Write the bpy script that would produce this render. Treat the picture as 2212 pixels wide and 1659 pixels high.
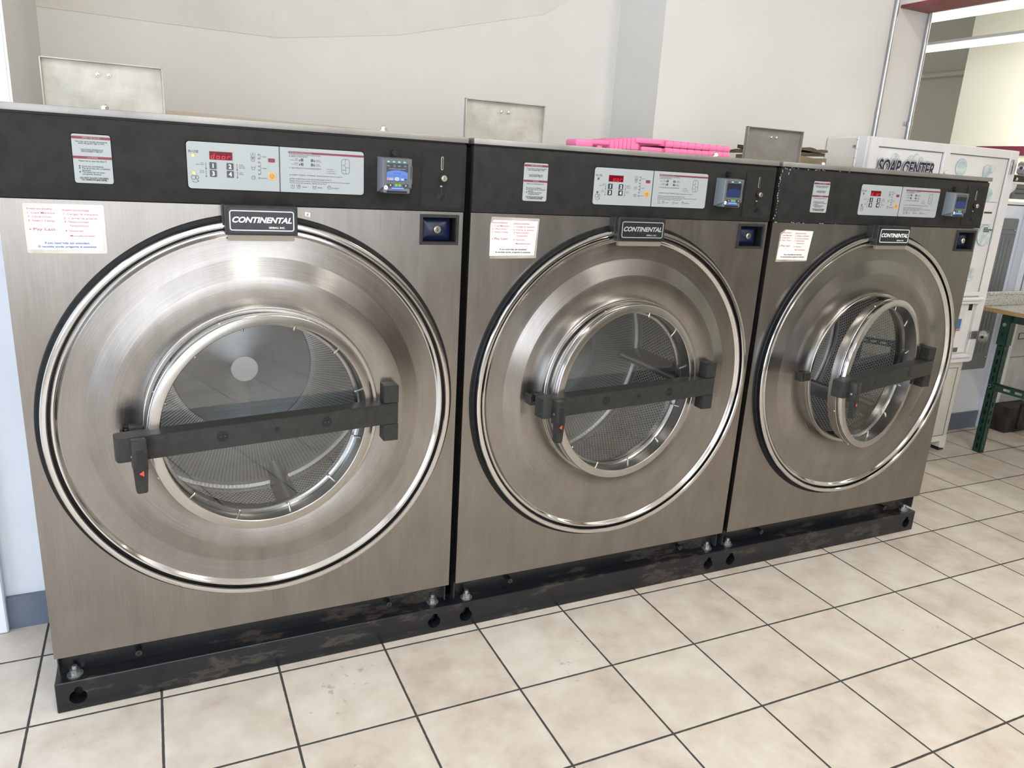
import bpy, bmesh, math, random
from mathutils import Vector, Matrix
PI = math.pi
random.seed(7)
SC = bpy.context.scene
for o in list(bpy.data.objects): bpy.data.objects.remove(o)
COL = SC.collection

# ------------------------------------------------------------------ camera
cam_d = bpy.data.cameras.new('camera')
cam = bpy.data.objects.new('camera', cam_d); COL.objects.link(cam)
RT = Vector((0.904150, -0.423260, 0.0577)); FW = Vector((0.421820, 0.864300, -0.27394))
def cam_axes(yaw, pitch, roll):
    cy, sy, cp, sp = math.cos(yaw), math.sin(yaw), math.cos(pitch), math.sin(pitch)
    fw = Vector((sy*cp, cy*cp, sp)); rt = Vector((cy, -sy, 0)); up = rt.cross(fw)
    return (math.cos(roll)*rt+math.sin(roll)*up, -math.sin(roll)*rt+math.cos(roll)*up, fw)
RT, UP, FW = cam_axes(0.454, -0.2775, 0.0599)
cam.matrix_world = Matrix(((RT.x, UP.x, -FW.x, 0.2848), (RT.y, UP.y, -FW.y, -1.932), (RT.z, UP.z, -FW.z, 1.4104), (0, 0, 0, 1)))
cam_d.sensor_width = 36.0; cam_d.lens = 36*1631.68/2212
cam_d.clip_start = 0.02; cam_d.clip_end = 60
SC.camera = cam

# ------------------------------------------------------------------ world, exposure
SC.view_settings.view_transform = 'Standard'; SC.view_settings.look = 'None'
SC.view_settings.gamma = 1.0; SC.view_settings.use_curve_mapping = False
SC.view_settings.exposure = 0.2
W = bpy.data.worlds.new('world'); SC.world = W; W.use_nodes = True
W.node_tree.nodes['Background'].inputs[0].default_value = (0.80, 0.90, 1.0, 1)
W.node_tree.nodes['Background'].inputs[1].default_value = 1.3

def area(name, loc, size, power, color, direction):
    d = bpy.data.lights.new(name, 'AREA'); d.shape = 'RECTANGLE'; d.size = size[0]; d.size_y = size[1]
    d.energy = power; d.color = color
    o = bpy.data.objects.new(name, d); COL.objects.link(o); o.location = loc
    o.rotation_euler = Vector(direction).to_track_quat('-Z', 'Y').to_euler()
    return o
# daylight through the shop windows (front and left) and strip lamps, the main-room pair added
area('daylight_front', (-0.2, -5.45, 1.75), (4.6, 2.8), 112, (0.96, 0.97, 1.0), (0, 1, -0.08))
area('daylight_left', (-3.45, -1.9, 1.60), (3.9, 2.8), 150, (0.70, 0.82, 1.0), (1, 0.1, -0.05))
LAMP_C = (1.0, 0.965, 0.90)
for lx, ly in ((0.6, -2.2), (2.6, -2.2)):
    area('strip_light', (lx, ly, 3.0), (0.12, 2.4), 36 if lx < 1 else 44, LAMP_C, (0, 0.0, -1))  # added ceiling pair, out of view, lights the washers
area('strip_light', (5.35, -0.6, 2.55), (0.10, 3.6), 9, LAMP_C, (0.0, 0, -1))
area('strip_light', (6.45, 1.4, 2.55), (0.10, 6.6), 125, LAMP_C, (0.9, 0, -.6))

# ------------------------------------------------------------------ materials
def mat(name, color, rough=0.5, metal=0.0, **k):
    m = bpy.data.materials.new(name); m.use_nodes = True
    b = m.node_tree.nodes['Principled BSDF']
    b.inputs['Base Color'].default_value = (*color, 1); b.inputs['Roughness'].default_value = rough
    b.inputs['Metallic'].default_value = metal
    for n, v in k.items():
        n = n.replace('_', ' ')
        b.inputs[n].default_value = v
    return m
def N(m, t, **k):
    n = m.node_tree.nodes.new(t)
    for a, v in k.items(): setattr(n, a, v)
    return n
def L(m, a, b): m.node_tree.links.new(a, b)
def math_(m, op, a, b=None, c=None):
    n = N(m, 'ShaderNodeMath', operation=op)
    for i, x in enumerate((a, b, c)):
        if x is None: continue
        if isinstance(x, (int, float)): n.inputs[i].default_value = x
        else: L(m, x, n.inputs[i])
    return n.outputs[0]
def ramp(m, fac, stops):
    r = N(m, 'ShaderNodeValToRGB'); e = r.color_ramp.elements
    e[0].position, e[0].color = stops[0][0], (*stops[0][1], 1)
    e[1].position, e[1].color = stops[-1][0], (*stops[-1][1], 1)
    for pos, c in stops[1:-1]:
        x = e.new(pos); x.color = (*c, 1)
    L(m, fac, r.inputs[0]); return r.outputs[0]
def noise(m, vec, scale, detail=3, rough=0.5, sc=None):
    if sc is not None:
        mp = N(m, 'ShaderNodeMapping'); mp.inputs['Scale'].default_value = sc; L(m, vec, mp.inputs[0]); vec = mp.outputs[0]
    n = N(m, 'ShaderNodeTexNoise'); n.inputs['Scale'].default_value = scale; n.inputs['Detail'].default_value = detail
    n.inputs['Roughness'].default_value = rough; L(m, vec, n.inputs['Vector']); return n.outputs['Fac']
def ocoord(m): return N(m, 'ShaderNodeTexCoord').outputs['Object']
def bsdf(m): return m.node_tree.nodes['Principled BSDF']
def bump(m, h, dist, strength=1.0):
    b = N(m, 'ShaderNodeBump'); b.inputs['Distance'].default_value = dist; b.inputs['Strength'].default_value = strength
    L(m, h, b.inputs['Height']); L(m, b.outputs[0], bsdf(m).inputs['Normal'])
def speckled(name, c0, c1, scale, rough, metal=0.0, bumpd=0.0, sc=None, lo=.35, hi=.65):
    m = mat(name, c0, rough, metal); f = noise(m, ocoord(m), scale, 5, .6, sc)
    L(m, ramp(m, f, [(lo, c0), (hi, c1)]), bsdf(m).inputs['Base Color'])
    if bumpd: bump(m, f, bumpd)
    return m
def brushed(name, c0, c1, kind, rough=.3, aniso=.6, smudge=.1):
    m = mat(name, c0, rough, 1.0); b = bsdf(m); oc = ocoord(m)
    if kind == 'radial':
        s = N(m, 'ShaderNodeSeparateXYZ'); L(m, oc, s.inputs[0])
        r = math_(m, 'SQRT', math_(m, 'ADD', math_(m, 'MULTIPLY', s.outputs[0], s.outputs[0]), math_(m, 'MULTIPLY', s.outputs[2], s.outputs[2])))
        ux = math_(m, 'DIVIDE', s.outputs[0], r); uz = math_(m, 'DIVIDE', s.outputs[2], r)
        c = N(m, 'ShaderNodeCombineXYZ'); L(m, math_(m, 'MULTIPLY', r, 420.0), c.inputs[0])
        L(m, math_(m, 'MULTIPLY', ux, 2.0), c.inputs[1]); L(m, math_(m, 'MULTIPLY', uz, 2.0), c.inputs[2])
        streak = noise(m, c.outputs[0], 1.0, 4, .6)
        t = N(m, 'ShaderNodeTangent', direction_type='RADIAL', axis='Y'); L(m, t.outputs[0], b.inputs['Tangent'])
        b.inputs['Anisotropic Rotation'].default_value = .25
    else:
        streak = noise(m, oc, 1.0, 4, .6, (420, 420, 5) if kind == 'vert' else (5, 420, 420))
        t = N(m, 'ShaderNodeCombineXYZ'); t.inputs[0].default_value = 1.0; L(m, t.outputs[0], b.inputs['Tangent'])
    b.inputs['Anisotropic'].default_value = aniso
    big = noise(m, oc, 3.2, 5, .6); mid = noise(m, oc, 14, 6, .65, (1, 1, .35))
    f = math_(m, 'ADD', math_(m, 'MULTIPLY', streak, .45), math_(m, 'MULTIPLY', mid, .55))
    L(m, ramp(m, f, [(.3, c0), (.7, c1)]), b.inputs['Base Color'])
    rr = math_(m, 'ADD', math_(m, 'MULTIPLY', math_(m, 'ADD', big, mid), smudge), rough-smudge)
    rr = math_(m, 'ADD', rr, math_(m, 'MULTIPLY', streak, .08)); L(m, rr, b.inputs['Roughness'])
    bump(m, streak, .00025, .35)
    return m
def emis(name, color, strength, base=(0, 0, 0)):
    m = mat(name, base, .4); b = bsdf(m); b.inputs['Emission Color'].default_value = (*color, 1); b.inputs['Emission Strength'].default_value = strength
    return m
M = {}
M['panel'] = brushed('brushed_steel_vertical', (.240, .222, .207), (.350, .326, .304), 'vert', .30, .5, .10)
M['disc'] = brushed('brushed_steel_spun', (.262, .247, .234), (.392, .375, .358), 'radial', .21, .78, .06)
M['chrome'] = mat('polished_steel', (.66, .65, .64), .10, 1.0)
M['ring'] = brushed('door_ring_steel', (.44, .425, .405), (.56, .545, .52), 'radial', .22, .0, .02)
M['topsheet'] = speckled('top_sheet_steel', (.27, .262, .25), (.36, .352, .338), 6, .5, .8)
M['liddark'] = speckled('dulled_steel', (.26, .245, .22), (.36, .34, .31), 9, .45, .6)
M['lid'] = speckled('dull_aluminium', (.36, .345, .30), (.54, .52, .465), 11, .5, .35)
def lowspec(m, v): bsdf(m).inputs['Specular IOR Level'].default_value = v
M['rubber'] = speckled('black_rubber', (.006, .006, .007), (.012, .013, .014), 30, .5)
lowspec(M['rubber'], .25)
M['fascia'] = speckled('charcoal_plastic', (.020, .0205, .019), (.028, .028, .0265), 25, .48, 0, .0001)
M['charpaint'] = speckled('charcoal_painted_metal', (.021, .0215, .020), (.032, .032, .0295), 60, .42, .0, .0001)
lowspec(M['fascia'], .10); lowspec(M['charpaint'], .3)
M['black'] = mat('black', (.006, .006, .007), .5)
M['blackgloss'] = mat('black_gloss', (.008, .009, .014), .25)
M['blacksteel'] = speckled('painted_black_steel', (.006, .007, .010), (.020, .021, .024), 18, .30, 0, .0012, (.25, 1, 1))
m = M['blacksteel']; d = noise(m, ocoord(m), 9, 7, .75, (.5, 1, 1.4))
rc = ramp(m, d, [(.0, (.004, .005, .008)), (.54, (.008, .009, .012)), (.60, (.050, .042, .034)), (.66, (.010, .011, .014)), (.72, (.075, .065, .055))]); L(m, rc, bsdf(m).inputs['Base Color'])
M['bodyside'] = mat('dark_cabinet_side', (.05, .05, .055), .5, .5)
M['label'] = mat('silver_grey_label', (.345, .375, .385), .45)
M['ink'] = mat('black_ink', (.03, .03, .032), .5)
M['maroon'] = mat('maroon_ink', (.19, .028, .045), .5)
M['white'] = mat('white_ink', (.80, .80, .80), .5)
M['dullwhite'] = mat('dull_grey_ink', (.36, .36, .35), .5)
M['key'] = mat('dark_key', (.045, .047, .052), .35)
M['orange'] = mat('orange_key', (.80, .36, .07), .4)
M['dispred'] = mat('red_display_window', (.12, .003, .008), .3)
lowspec(M['dispred'], .2)
M['segment'] = emis('red_segment', (1.0, .02, .04), 1.6)
M['segmentdim'] = emis('red_segment_dim', (.5, .01, .03), .5)
M['ledon'] = emis('lit_led', (1.0, .80, .12), 1.0, (.3, .3, .1))
M['ledoff'] = mat('unlit_led', (.10, .10, .09), .3)
M['badge'] = speckled('black_badge', (.012, .013, .017), (.020, .021, .026), 40, .35)
M['tan'] = mat('taupe_painted_metal', (.24, .21, .17), .45, .3)
M['blue'] = mat('navy_plastic', (.004, .009, .038), .34)
M['nickel'] = mat('nickel', (.75, .72, .66), .2, 1.0)
M['zinc'] = speckled('zinc_bolt', (.30, .31, .32), (.55, .56, .57), 90, .4, .9)
M['greyplastic'] = mat('grey_plastic', (.135, .15, .165), .4)
M['greyface'] = mat('grey_plastic_face', (.105, .110, .112), .4)
M['bluelight'] = emis('blue_light_bar', (.10, .16, 1.0), 3.0)
M['greenled'] = emis('green_led', (.15, .95, .55), 1.3)
M['greenkey'] = emis('green_key', (.12, .42, .06), .35, (.1, .3, .05))
M['screenblue'] = emis('screen_blue', (.13, .28, .80), .85)
M['screengrey'] = emis('screen_slate', (.10, .12, .17), .5)
M['screendim'] = emis('screen_dim', (.02, .045, .17), .7)
M['screendark'] = emis('screen_dim_grey', (.02, .03, .07), .4)
M['screenink'] = mat('screen_ink', (.03, .05, .16), .4)
M['screenwhite'] = emis('screen_white', (.7, .74, .85), .8)
M['red'] = mat('red_mark', (.65, .07, .03), .4)
M['paper'] = speckled('instruction_paper', (.70, .72, .80), (.78, .80, .86), 6, .35)
M['paperwhite'] = speckled('worn_paper', (.72, .70, .68), (.82, .81, .79), 9, .4)
M['sleeve'] = speckled('plastic_sleeve', (.40, .36, .30), (.62, .58, .52), 10, .25, .3)
M['redink'] = mat('red_print', (.50, .07, .10), .5)
M['blueink'] = mat('blue_print', (.035, .10, .36), .5)
M['wall'] = speckled('cream_wall_paint', (.735, .712, .675), (.765, .742, .705), 2.5, .62, 0, 0)
bump(M['wall'], noise(M['wall'], ocoord(M['wall']), 160, 3), .0012, .25)
M['frontdark'] = mat('dark_reflection_panel', (.16, .14, .12), .6)  # unseen dark panel, added so the steel reflects a darker room
M['plaster'] = speckled('rough_plaster', (.70, .668, .62), (.75, .72, .67), 5, .7, 0, 0)
bump(M['plaster'], noise(M['plaster'], ocoord(M['plaster']), 110, 4), .003, .5)
M['wallwhite'] = speckled('white_wall_paint', (.70, .745, .83), (.76, .80, .88), 3, .55)
M['wallfar'] = mat('pale_yellow_wall_paint', (.86, .85, .72), .6)
M['walldark'] = mat('taupe_wall', (.72, .69, .59), .6)  # one even tone, darker than the pale yellow far wall
M['ceiling'] = mat('ceiling_paint', (.74, .71, .64), .7)
M['beam'] = speckled('maroon_paint', (.22, .045, .045), (.26, .06, .055), 8, .5)
M['band'] = mat('maroon_band', (.16, .018, .035), .45)
M['baseb'] = speckled('slate_vinyl', (.115, .145, .20), (.14, .17, .23), 6, .4)
M['conduit'] = speckled('galvanised_conduit', (.36, .37, .37), (.52, .53, .53), 40, .3, .9, 0, (1, 1, .1))
M['pink'] = mat('pink_plastic', (.84, .19, .38), .42, Subsurface_Weight=.0)
M['cabwhite'] = speckled('white_enamel', (.80, .79, .80), (.85, .84, .85), 5, .35)
M['cabcream'] = speckled('cream_enamel', (.70, .69, .62), (.78, .77, .70), 6, .4)
M['navyink'] = mat('navy_ink', (.018, .020, .06), .4)
M['greypanel'] = mat('grey_enamel', (.155, .17, .185), .4)
M['green'] = speckled('dark_green_enamel', (.004, .035, .024), (.007, .05, .035), 20, .4)
M['wood'] = speckled('particle_board_edge', (.33, .19, .08), (.42, .26, .12), 60, .6, 0, 0, (1, 1, 4))
M['oldwhite'] = speckled('grimy_enamel', (.36, .37, .39), (.62, .63, .65), 4, .5)
M['grime'] = speckled('black_grime', (.008, .007, .007), (.035, .028, .024), 14, .5, 0, .004)
M['brown'] = speckled('brown_cardboard', (.055, .036, .018), (.14, .10, .055), 12, .6, 0, .004, (.3, 1, 3))
M['brownlight'] = speckled('tan_cardboard', (.17, .13, .08), (.25, .20, .13), 10, .6, 0, .002)
M['plank'] = mat('tan_board', (.46, .39, .30), .6)
M['lamp'] = emis('fluorescent_tube', (1.0, .99, .95), 3.6)
M['lampw'] = mat('lamp_housing', (.7, .7, .7), .4)
M['sticker'] = mat('blue_sticker', (.06, .18, .45), .4)
# granite laminate
m = M['granite'] = mat('granite_laminate', (.5, .5, .48), .25); oc = ocoord(m)
L(m, ramp(m, noise(m, oc, 110, 8, .8), [(.36, (.05, .05, .05)), (.45, (.34, .33, .30)), (.54, (.60, .59, .55)), (.7, (.42, .41, .38))]), bsdf(m).inputs['Base Color'])
# bubble print: pale centre, blue-green rim (printed artwork)
m = M['bubble'] = mat('bubble_print', (.6, .75, .78), .35); tc = N(m, 'ShaderNodeTexCoord')
L(m, ramp(m, noise(m, tc.outputs['Object'], 22, 2), [(.35, (.42, .56, .60)), (.5, (.62, .72, .74)), (.65, (.80, .84, .82))]), bsdf(m).inputs['Base Color'])
m = M['bubblerim'] = mat('bubble_rim_print', (.40, .53, .58), .35)
# thin glass: clear, with Fresnel reflection
def glass(name, tint, gain=1.0):
    m = bpy.data.materials.new(name); m.use_nodes = True; nt = m.node_tree; nt.nodes.clear()
    out = nt.nodes.new('ShaderNodeOutputMaterial'); mix = nt.nodes.new('ShaderNodeMixShader'); tr = nt.nodes.new('ShaderNodeBsdfTransparent')
    gl = nt.nodes.new('ShaderNodeBsdfGlossy'); geo = nt.nodes.new('ShaderNodeNewGeometry'); dot = nt.nodes.new('ShaderNodeVectorMath'); dot.operation = 'DOT_PRODUCT'
    nt.links.new(geo.outputs['Normal'], dot.inputs[0]); nt.links.new(geo.outputs['Incoming'], dot.inputs[1])
    c = math_(m, 'ABSOLUTE', dot.outputs['Value']); f = math_(m, 'MULTIPLY_ADD', math_(m, 'POWER', math_(m, 'SUBTRACT', 1.0, c), 5.0), .92, .115*gain)
    tr.inputs[0].default_value = (*tint, 1); gl.inputs['Roughness'].default_value = .015
    nt.links.new(f, mix.inputs[0]); nt.links.new(tr.outputs[0], mix.inputs[1]); nt.links.new(gl.outputs[0], mix.inputs[2]); nt.links.new(mix.outputs[0], out.inputs[0])
    return m
M['glass'] = glass('door_glass', (.84, .87, .88))
# perforated drum metal; UV in metres
def drum_mat():
    m = mat('perforated_drum_steel', (.55, .54, .52), .42, 1.0); b = bsdf(m)
    uv = N(m, 'ShaderNodeUVMap'); s = N(m, 'ShaderNodeSeparateXYZ'); L(m, uv.outputs[0], s.inputs[0])
    a, h = .0125, .0108
    v = math_(m, 'DIVIDE', s.outputs[1], h); row = math_(m, 'FLOOR', v)
    u = math_(m, 'ADD', math_(m, 'DIVIDE', s.outputs[0], a), math_(m, 'MULTIPLY', math_(m, 'MODULO', row, 2.0), .5))
    du = math_(m, 'MULTIPLY', math_(m, 'SUBTRACT', math_(m, 'FRACT', u), .5), a)
    dv = math_(m, 'MULTIPLY', math_(m, 'SUBTRACT', math_(m, 'FRACT', v), .5), h)
    dist = math_(m, 'SQRT', math_(m, 'ADD', math_(m, 'MULTIPLY', du, du), math_(m, 'MULTIPLY', dv, dv)))
    inside = math_(m, 'MULTIPLY', math_(m, 'GREATER_THAN', s.outputs[1], .075), math_(m, 'LESS_THAN', s.outputs[1], .472))
    hole = math_(m, 'MULTIPLY', math_(m, 'LESS_THAN', dist, .0029), inside)
    L(m, ramp(m, hole, [(0, (.72, .71, .69)), (1, (.006, .006, .006))]), b.inputs['Base Color'])
    L(m, math_(m, 'SUBTRACT', 1.0, hole), b.inputs['Metallic'])
    L(m, math_(m, 'ADD', .42, math_(m, 'MULTIPLY', hole, .5)), b.inputs['Roughness'])
    bump(m, math_(m, 'MINIMUM', dist, .0052), .35, .9)
    return m
M['drum'] = drum_mat()
def slot_mat():   # back of the drum: pressed radial slots
    m = mat('slotted_drum_back', (.5, .49, .47), .42, 1.0); b = bsdf(m); s = N(m, 'ShaderNodeSeparateXYZ'); L(m, ocoord(m), s.inputs[0])
    ang = math_(m, 'ARCTAN2', s.outputs[2], s.outputs[0]); w = math_(m, 'SINE', math_(m, 'MULTIPLY', ang, 210.0))
    r = math_(m, 'SQRT', math_(m, 'ADD', math_(m, 'MULTIPLY', s.outputs[0], s.outputs[0]), math_(m, 'MULTIPLY', s.outputs[2], s.outputs[2])))
    k = math_(m, 'MULTIPLY', math_(m, 'GREATER_THAN', r, .225), math_(m, 'LESS_THAN', r, .392))
    k = math_(m, 'MULTIPLY', k, math_(m, 'GREATER_THAN', w, .55))
    L(m, ramp(m, k, [(0, (.70, .69, .67)), (1, (.40, .40, .39))]), b.inputs['Base Color'])
    bump(m, w, .0003, .4); return m
M['slots'] = slot_mat()
M['hub'] = mat('turned_hub_steel', (.85, .86, .88), .5, .9)
M['cone'] = brushed('spun_drum_cone', (.50, .51, .53), (.66, .67, .69), 'radial', .34, .8, .1)
# floor tiles
def floor_mat():
    m = mat('ceramic_floor_tiles', (.6, .55, .48), .3, Specular_IOR_Level=.35); b = bsdf(m); oc = ocoord(m)
    s = N(m, 'ShaderNodeSeparateXYZ'); L(m, oc, s.inputs[0]); T = .305; phi = -.0041
    dx = math_(m, 'ADD', s.outputs[0], .0702); dy = math_(m, 'ADD', s.outputs[1], .0221)
    u = math_(m, 'DIVIDE', math_(m, 'ADD', math_(m, 'MULTIPLY', dx, math.cos(phi)), math_(m, 'MULTIPLY', dy, math.sin(phi))), T)
    v = math_(m, 'DIVIDE', math_(m, 'ADD', math_(m, 'MULTIPLY', dx, -math.sin(phi)), math_(m, 'MULTIPLY', dy, math.cos(phi))), T)
    wob = math_(m, 'MULTIPLY', math_(m, 'SUBTRACT', noise(m, oc, 45, 3), .5), .006)
    def edge(x):
        f = math_(m, 'FRACT', x); return math_(m, 'ADD', math_(m, 'MINIMUM', f, math_(m, 'SUBTRACT', 1.0, f)), wob)
    e = math_(m, 'MINIMUM', edge(u), edge(v))
    g = N(m, 'ShaderNodeMapRange', interpolation_type='SMOOTHSTEP'); L(m, e, g.inputs[0]); g.inputs[1].default_value = .0082; g.inputs[2].default_value = .0125
    cell = N(m, 'ShaderNodeCombineXYZ'); L(m, math_(m, 'FLOOR', u), cell.inputs[0]); L(m, math_(m, 'FLOOR', v), cell.inputs[1])
    wn = N(m, 'ShaderNodeTexWhiteNoise', noise_dimensions='2D'); L(m, cell.outputs[0], wn.inputs['Vector'])
    off = N(m, 'ShaderNodeVectorMath', operation='MULTIPLY_ADD'); L(m, wn.outputs['Color'], off.inputs[0]); off.inputs[1].default_value = (9, 9, 9); L(m, oc, off.inputs[2])
    mott = math_(m, 'ADD', math_(m, 'MULTIPLY', noise(m, off.outputs[0], 9, 7, .62), .8), math_(m, 'MULTIPLY', math_(m, 'SUBTRACT', wn.outputs['Value'], .5), .12))
    tile = ramp(m, mott, [(.22, (.47, .40, .34)), (.36, (.56, .495, .425)), (.5, (.62, .57, .50)), (.62, (.66, .62, .56))])
    dirt = noise(m, oc, 2.1, 6, .7); spots = noise(m, oc, 30, 4, .7)
    ds = math_(m, 'MULTIPLY', math_(m, 'GREATER_THAN', math_(m, 'MULTIPLY', dirt, spots), .405), .45)
    mx = N(m, 'ShaderNodeMix', data_type='RGBA'); L(m, ds, mx.inputs[0]); L(m, tile, mx.inputs[6]); mx.inputs[7].default_value = (.22, .19, .16, 1)
    m2 = N(m, 'ShaderNodeMix', data_type='RGBA'); L(m, g.outputs[0], m2.inputs[0]); m2.inputs[6].default_value = (.050, .050, .047, 1); L(m, mx.outputs[2], m2.inputs[7])
    L(m, m2.outputs[2], b.inputs['Base Color'])
    L(m, math_(m, 'SUBTRACT', math_(m, 'ADD', .85, math_(m, 'MULTIPLY', mott, .12)), math_(m, 'MULTIPLY', g.outputs[0], .46)), b.inputs['Roughness'])
    h = math_(m, 'ADD', math_(m, 'MULTIPLY', g.outputs[0], .7), math_(m, 'MULTIPLY', noise(m, off.outputs[0], 40, 5, .6), .12)); bump(m, h, .0015, .6)
    return m
M['floor'] = floor_mat()

# ------------------------------------------------------------------ mesh helpers
class MB:
    def __init__(s): s.bm = bmesh.new(); s.mats = []; s.smooth = False
    def mi(s, m):
        if m not in s.mats: s.mats.append(m)
        return s.mats.index(m)
    def _tag(s, faces, m, smooth=False):
        i = s.mi(m)
        for f in faces: f.material_index = i; f.smooth = smooth
    def box(s, x0, x1, y0, y1, z0, z1, m, bevel=0.0, T=None, seg=1):
        t = bmesh.new(); r = bmesh.ops.create_cube(t, size=1)
        for v in t.verts: v.co = Vector(((x0+x1)/2+v.co.x*abs(x1-x0), (y0+y1)/2+v.co.y*abs(y1-y0), (z0+z1)/2+v.co.z*abs(z1-z0)))
        if bevel: bmesh.ops.bevel(t, geom=list(t.edges), offset=bevel, segments=seg, affect='EDGES', profile=.5)
        return s.merge(t, m, T)
    def merge(s, t, m, T=None, smooth=False):
        if T is not None: bmesh.ops.transform(t, matrix=T, verts=t.verts)
        mp = {}
        for v in t.verts: mp[v] = s.bm.verts.new(v.co)
        fs = []
        for f in t.faces:
            try: fs.append(s.bm.faces.new([mp[v] for v in f.verts]))
            except ValueError: pass
        s._tag(fs, m, smooth); t.free(); return fs
    def cyl(s, p0, p1, r, m, r2=None, seg=20, smooth=True, caps=True, bevel=0):
        p0, p1 = Vector(p0), Vector(p1); d = p1-p0; t = bmesh.new()
        bmesh.ops.create_cone(t, cap_ends=caps, segments=seg, radius1=r, radius2=r if r2 is None else r2, depth=d.length)
        T = Matrix.Translation((p0+p1)/2) @ d.to_track_quat('Z', 'Y').to_matrix().to_4x4()
        if bevel: bmesh.ops.bevel(t, geom=[e for e in t.edges if len(e.link_faces) == 2 and any(len(f.verts) > 4 for f in e.link_faces)], offset=bevel, segments=2, affect='EDGES')
        fs = s.merge(t, m, T, smooth)
        for f in fs:
            if len(f.verts) > 4: f.smooth = False
        return fs
    def sphere(s, c, r, m, sc=(1, 1, 1), seg=16):
        t = bmesh.new(); bmesh.ops.create_uvsphere(t, u_segments=seg, v_segments=seg//2, radius=r)
        s.merge(t, m, Matrix.Translation(c) @ Matrix.Diagonal((*sc, 1)), True)
    def poly(s, pts, y0, y1, m, T=None, bevel=0):
        """outline in (x,z), extruded from y0 (front) to y1"""
        t = bmesh.new(); a = [t.verts.new((x, y0, z)) for x, z in pts]; b = [t.verts.new((x, y1, z)) for x, z in pts]
        f = t.faces.new(a); t.faces.new(list(reversed(b))); n = len(pts)
        for i in range(n): t.faces.new((a[i], b[i], b[(i+1) % n], a[(i+1) % n]))
        bmesh.ops.recalc_face_normals(t, faces=t.faces)
        if bevel: bmesh.ops.bevel(t, geom=[e for e in t.edges if all(v in a for v in e.verts)], offset=bevel, segments=2, affect='EDGES')
        return s.merge(t, m, T)
    def rrect(s, x0, x1, z0, z1, r, y0, y1, m, bevel=0, T=None, seg=5): return s.poly(rr_pts(x0, x1, z0, z1, r, seg), y0, y1, m, T, bevel)
    def frame(s, x0, x1, z0, z1, w, y0, y1, m, r=0.0):
        """flat rounded outline line of width w"""
        a = rr_pts(x0, x1, z0, z1, max(r, 1e-5)); b = rr_pts(x0+w, x1-w, z0+w, z1-w, max(r-w, 1e-5)); fs = []
        A = [s.bm.verts.new((x, y0, z)) for x, z in a]; B = [s.bm.verts.new((x, y0, z)) for x, z in b]
        A2 = [s.bm.verts.new((x, y1, z)) for x, z in a]; B2 = [s.bm.verts.new((x, y1, z)) for x, z in b]; n = len(a)
        for i in range(n):
            j = (i+1) % n
            for q in ((A[i], A[j], B[j], B[i]), (A2[j], A2[i], B2[i], B2[j]), (A[j], A[i], A2[i], A2[j]), (B[i], B[j], B2[j], B2[i])): fs.append(s.bm.faces.new(q))
        s._tag(fs, m)
    def seg(s, x0, z0, x1, z1, w, y, m):
        """printed line"""
        d = Vector((x1-x0, z1-z0)); n = Vector((-d.y, d.x)).normalized()*w/2
        q = [(x0+n.x, z0+n.y), (x0-n.x, z0-n.y), (x1-n.x, z1-n.y), (x1+n.x, z1+n.y)]
        s._tag([s.bm.faces.new([s.bm.verts.new((a, y, b)) for a, b in q])], m)
    def arc(s, cx, cz, r, w, y, m, a0=0, a1=360, sx=1.0, n=28):
        P_ = [(cx+sx*r*math.cos(math.radians(a0+(a1-a0)*i/n)), cz+r*math.sin(math.radians(a0+(a1-a0)*i/n))) for i in range(n+1)]
        for a, b in zip(P_[:-1], P_[1:]): s.seg(a[0], a[1], b[0], b[1], w, y, m)
    def disc(s, cx, cz, r, y, m, sx=1.0, n=24):
        s._tag([s.bm.faces.new([s.bm.verts.new((cx+sx*r*math.cos(-2*PI*i/n), y, cz+r*math.sin(-2*PI*i/n))) for i in range(n)])], m)
    def lathe(s, prof, m, segs=128, uv=False, mats=None, closed=False):
        """prof: (r, y) revolved about the local y axis"""
        rings = []
        for r, y in prof: rings.append([s.bm.verts.new((r*math.cos(2*PI*i/segs), y, r*math.sin(2*PI*i/segs))) for i in range(segs)] if r > 1e-6 else [s.bm.verts.new((0, y, 0))])
        uvl = s.bm.loops.layers.uv.verify() if uv else None
        pairs = list(zip(range(len(prof)-1), range(1, len(prof))))
        if closed: pairs.append((len(prof)-1, 0))
        for k, (a, b) in enumerate(pairs):
            A, B = rings[a], rings[b]; fs = []
            for i in range(segs):
                j = (i+1) % segs
                if len(A) == 1: f = s.bm.faces.new((A[0], B[j], B[i]))
                elif len(B) == 1: f = s.bm.faces.new((A[i], A[j], B[0]))
                else: f = s.bm.faces.new((A[i], A[j], B[j], B[i]))
                fs.append(f)
                if uv and len(A) > 1 and len(B) > 1:
                    R_ = max(prof[a][0], prof[b][0])
                    for lp, (ii, kk) in zip(f.loops, ((i, a), (i+1, a), (i+1, b), (i, b))): lp[uvl].uv = (2*PI*ii/segs*R_, prof[kk][1])
            s._tag(fs, mats[k] if mats else m, True)
    def text(s, txt, x, z, h, y, m, w=None, bold=0.0, shear=0.0, align='l', sx=1.0):
        """text on a plane facing -y; (x,z) baseline left, h cap height"""
        vs, fs = glyphs(txt, bold, shear)
        if not vs: return
        x0 = min(v[0] for v in vs); x1 = max(v[0] for v in vs); k = h/.70
        kx = (w/(x1-x0)) if w else k*sx
        wd = (x1-x0)*kx; ox = x-{'l': 0, 'c': wd/2, 'r': wd}[align]
        V = [s.bm.verts.new((ox+(a-x0)*kx, y, z+b*k)) for a, b in vs]; out = []
        for f in fs:
            try: out.append(s.bm.faces.new([V[i] for i in f]))
            except ValueError: pass
        for f in out:
            f.normal_update()
            if f.normal.y > 0: f.normal_flip()
        s._tag(out, m)
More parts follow.
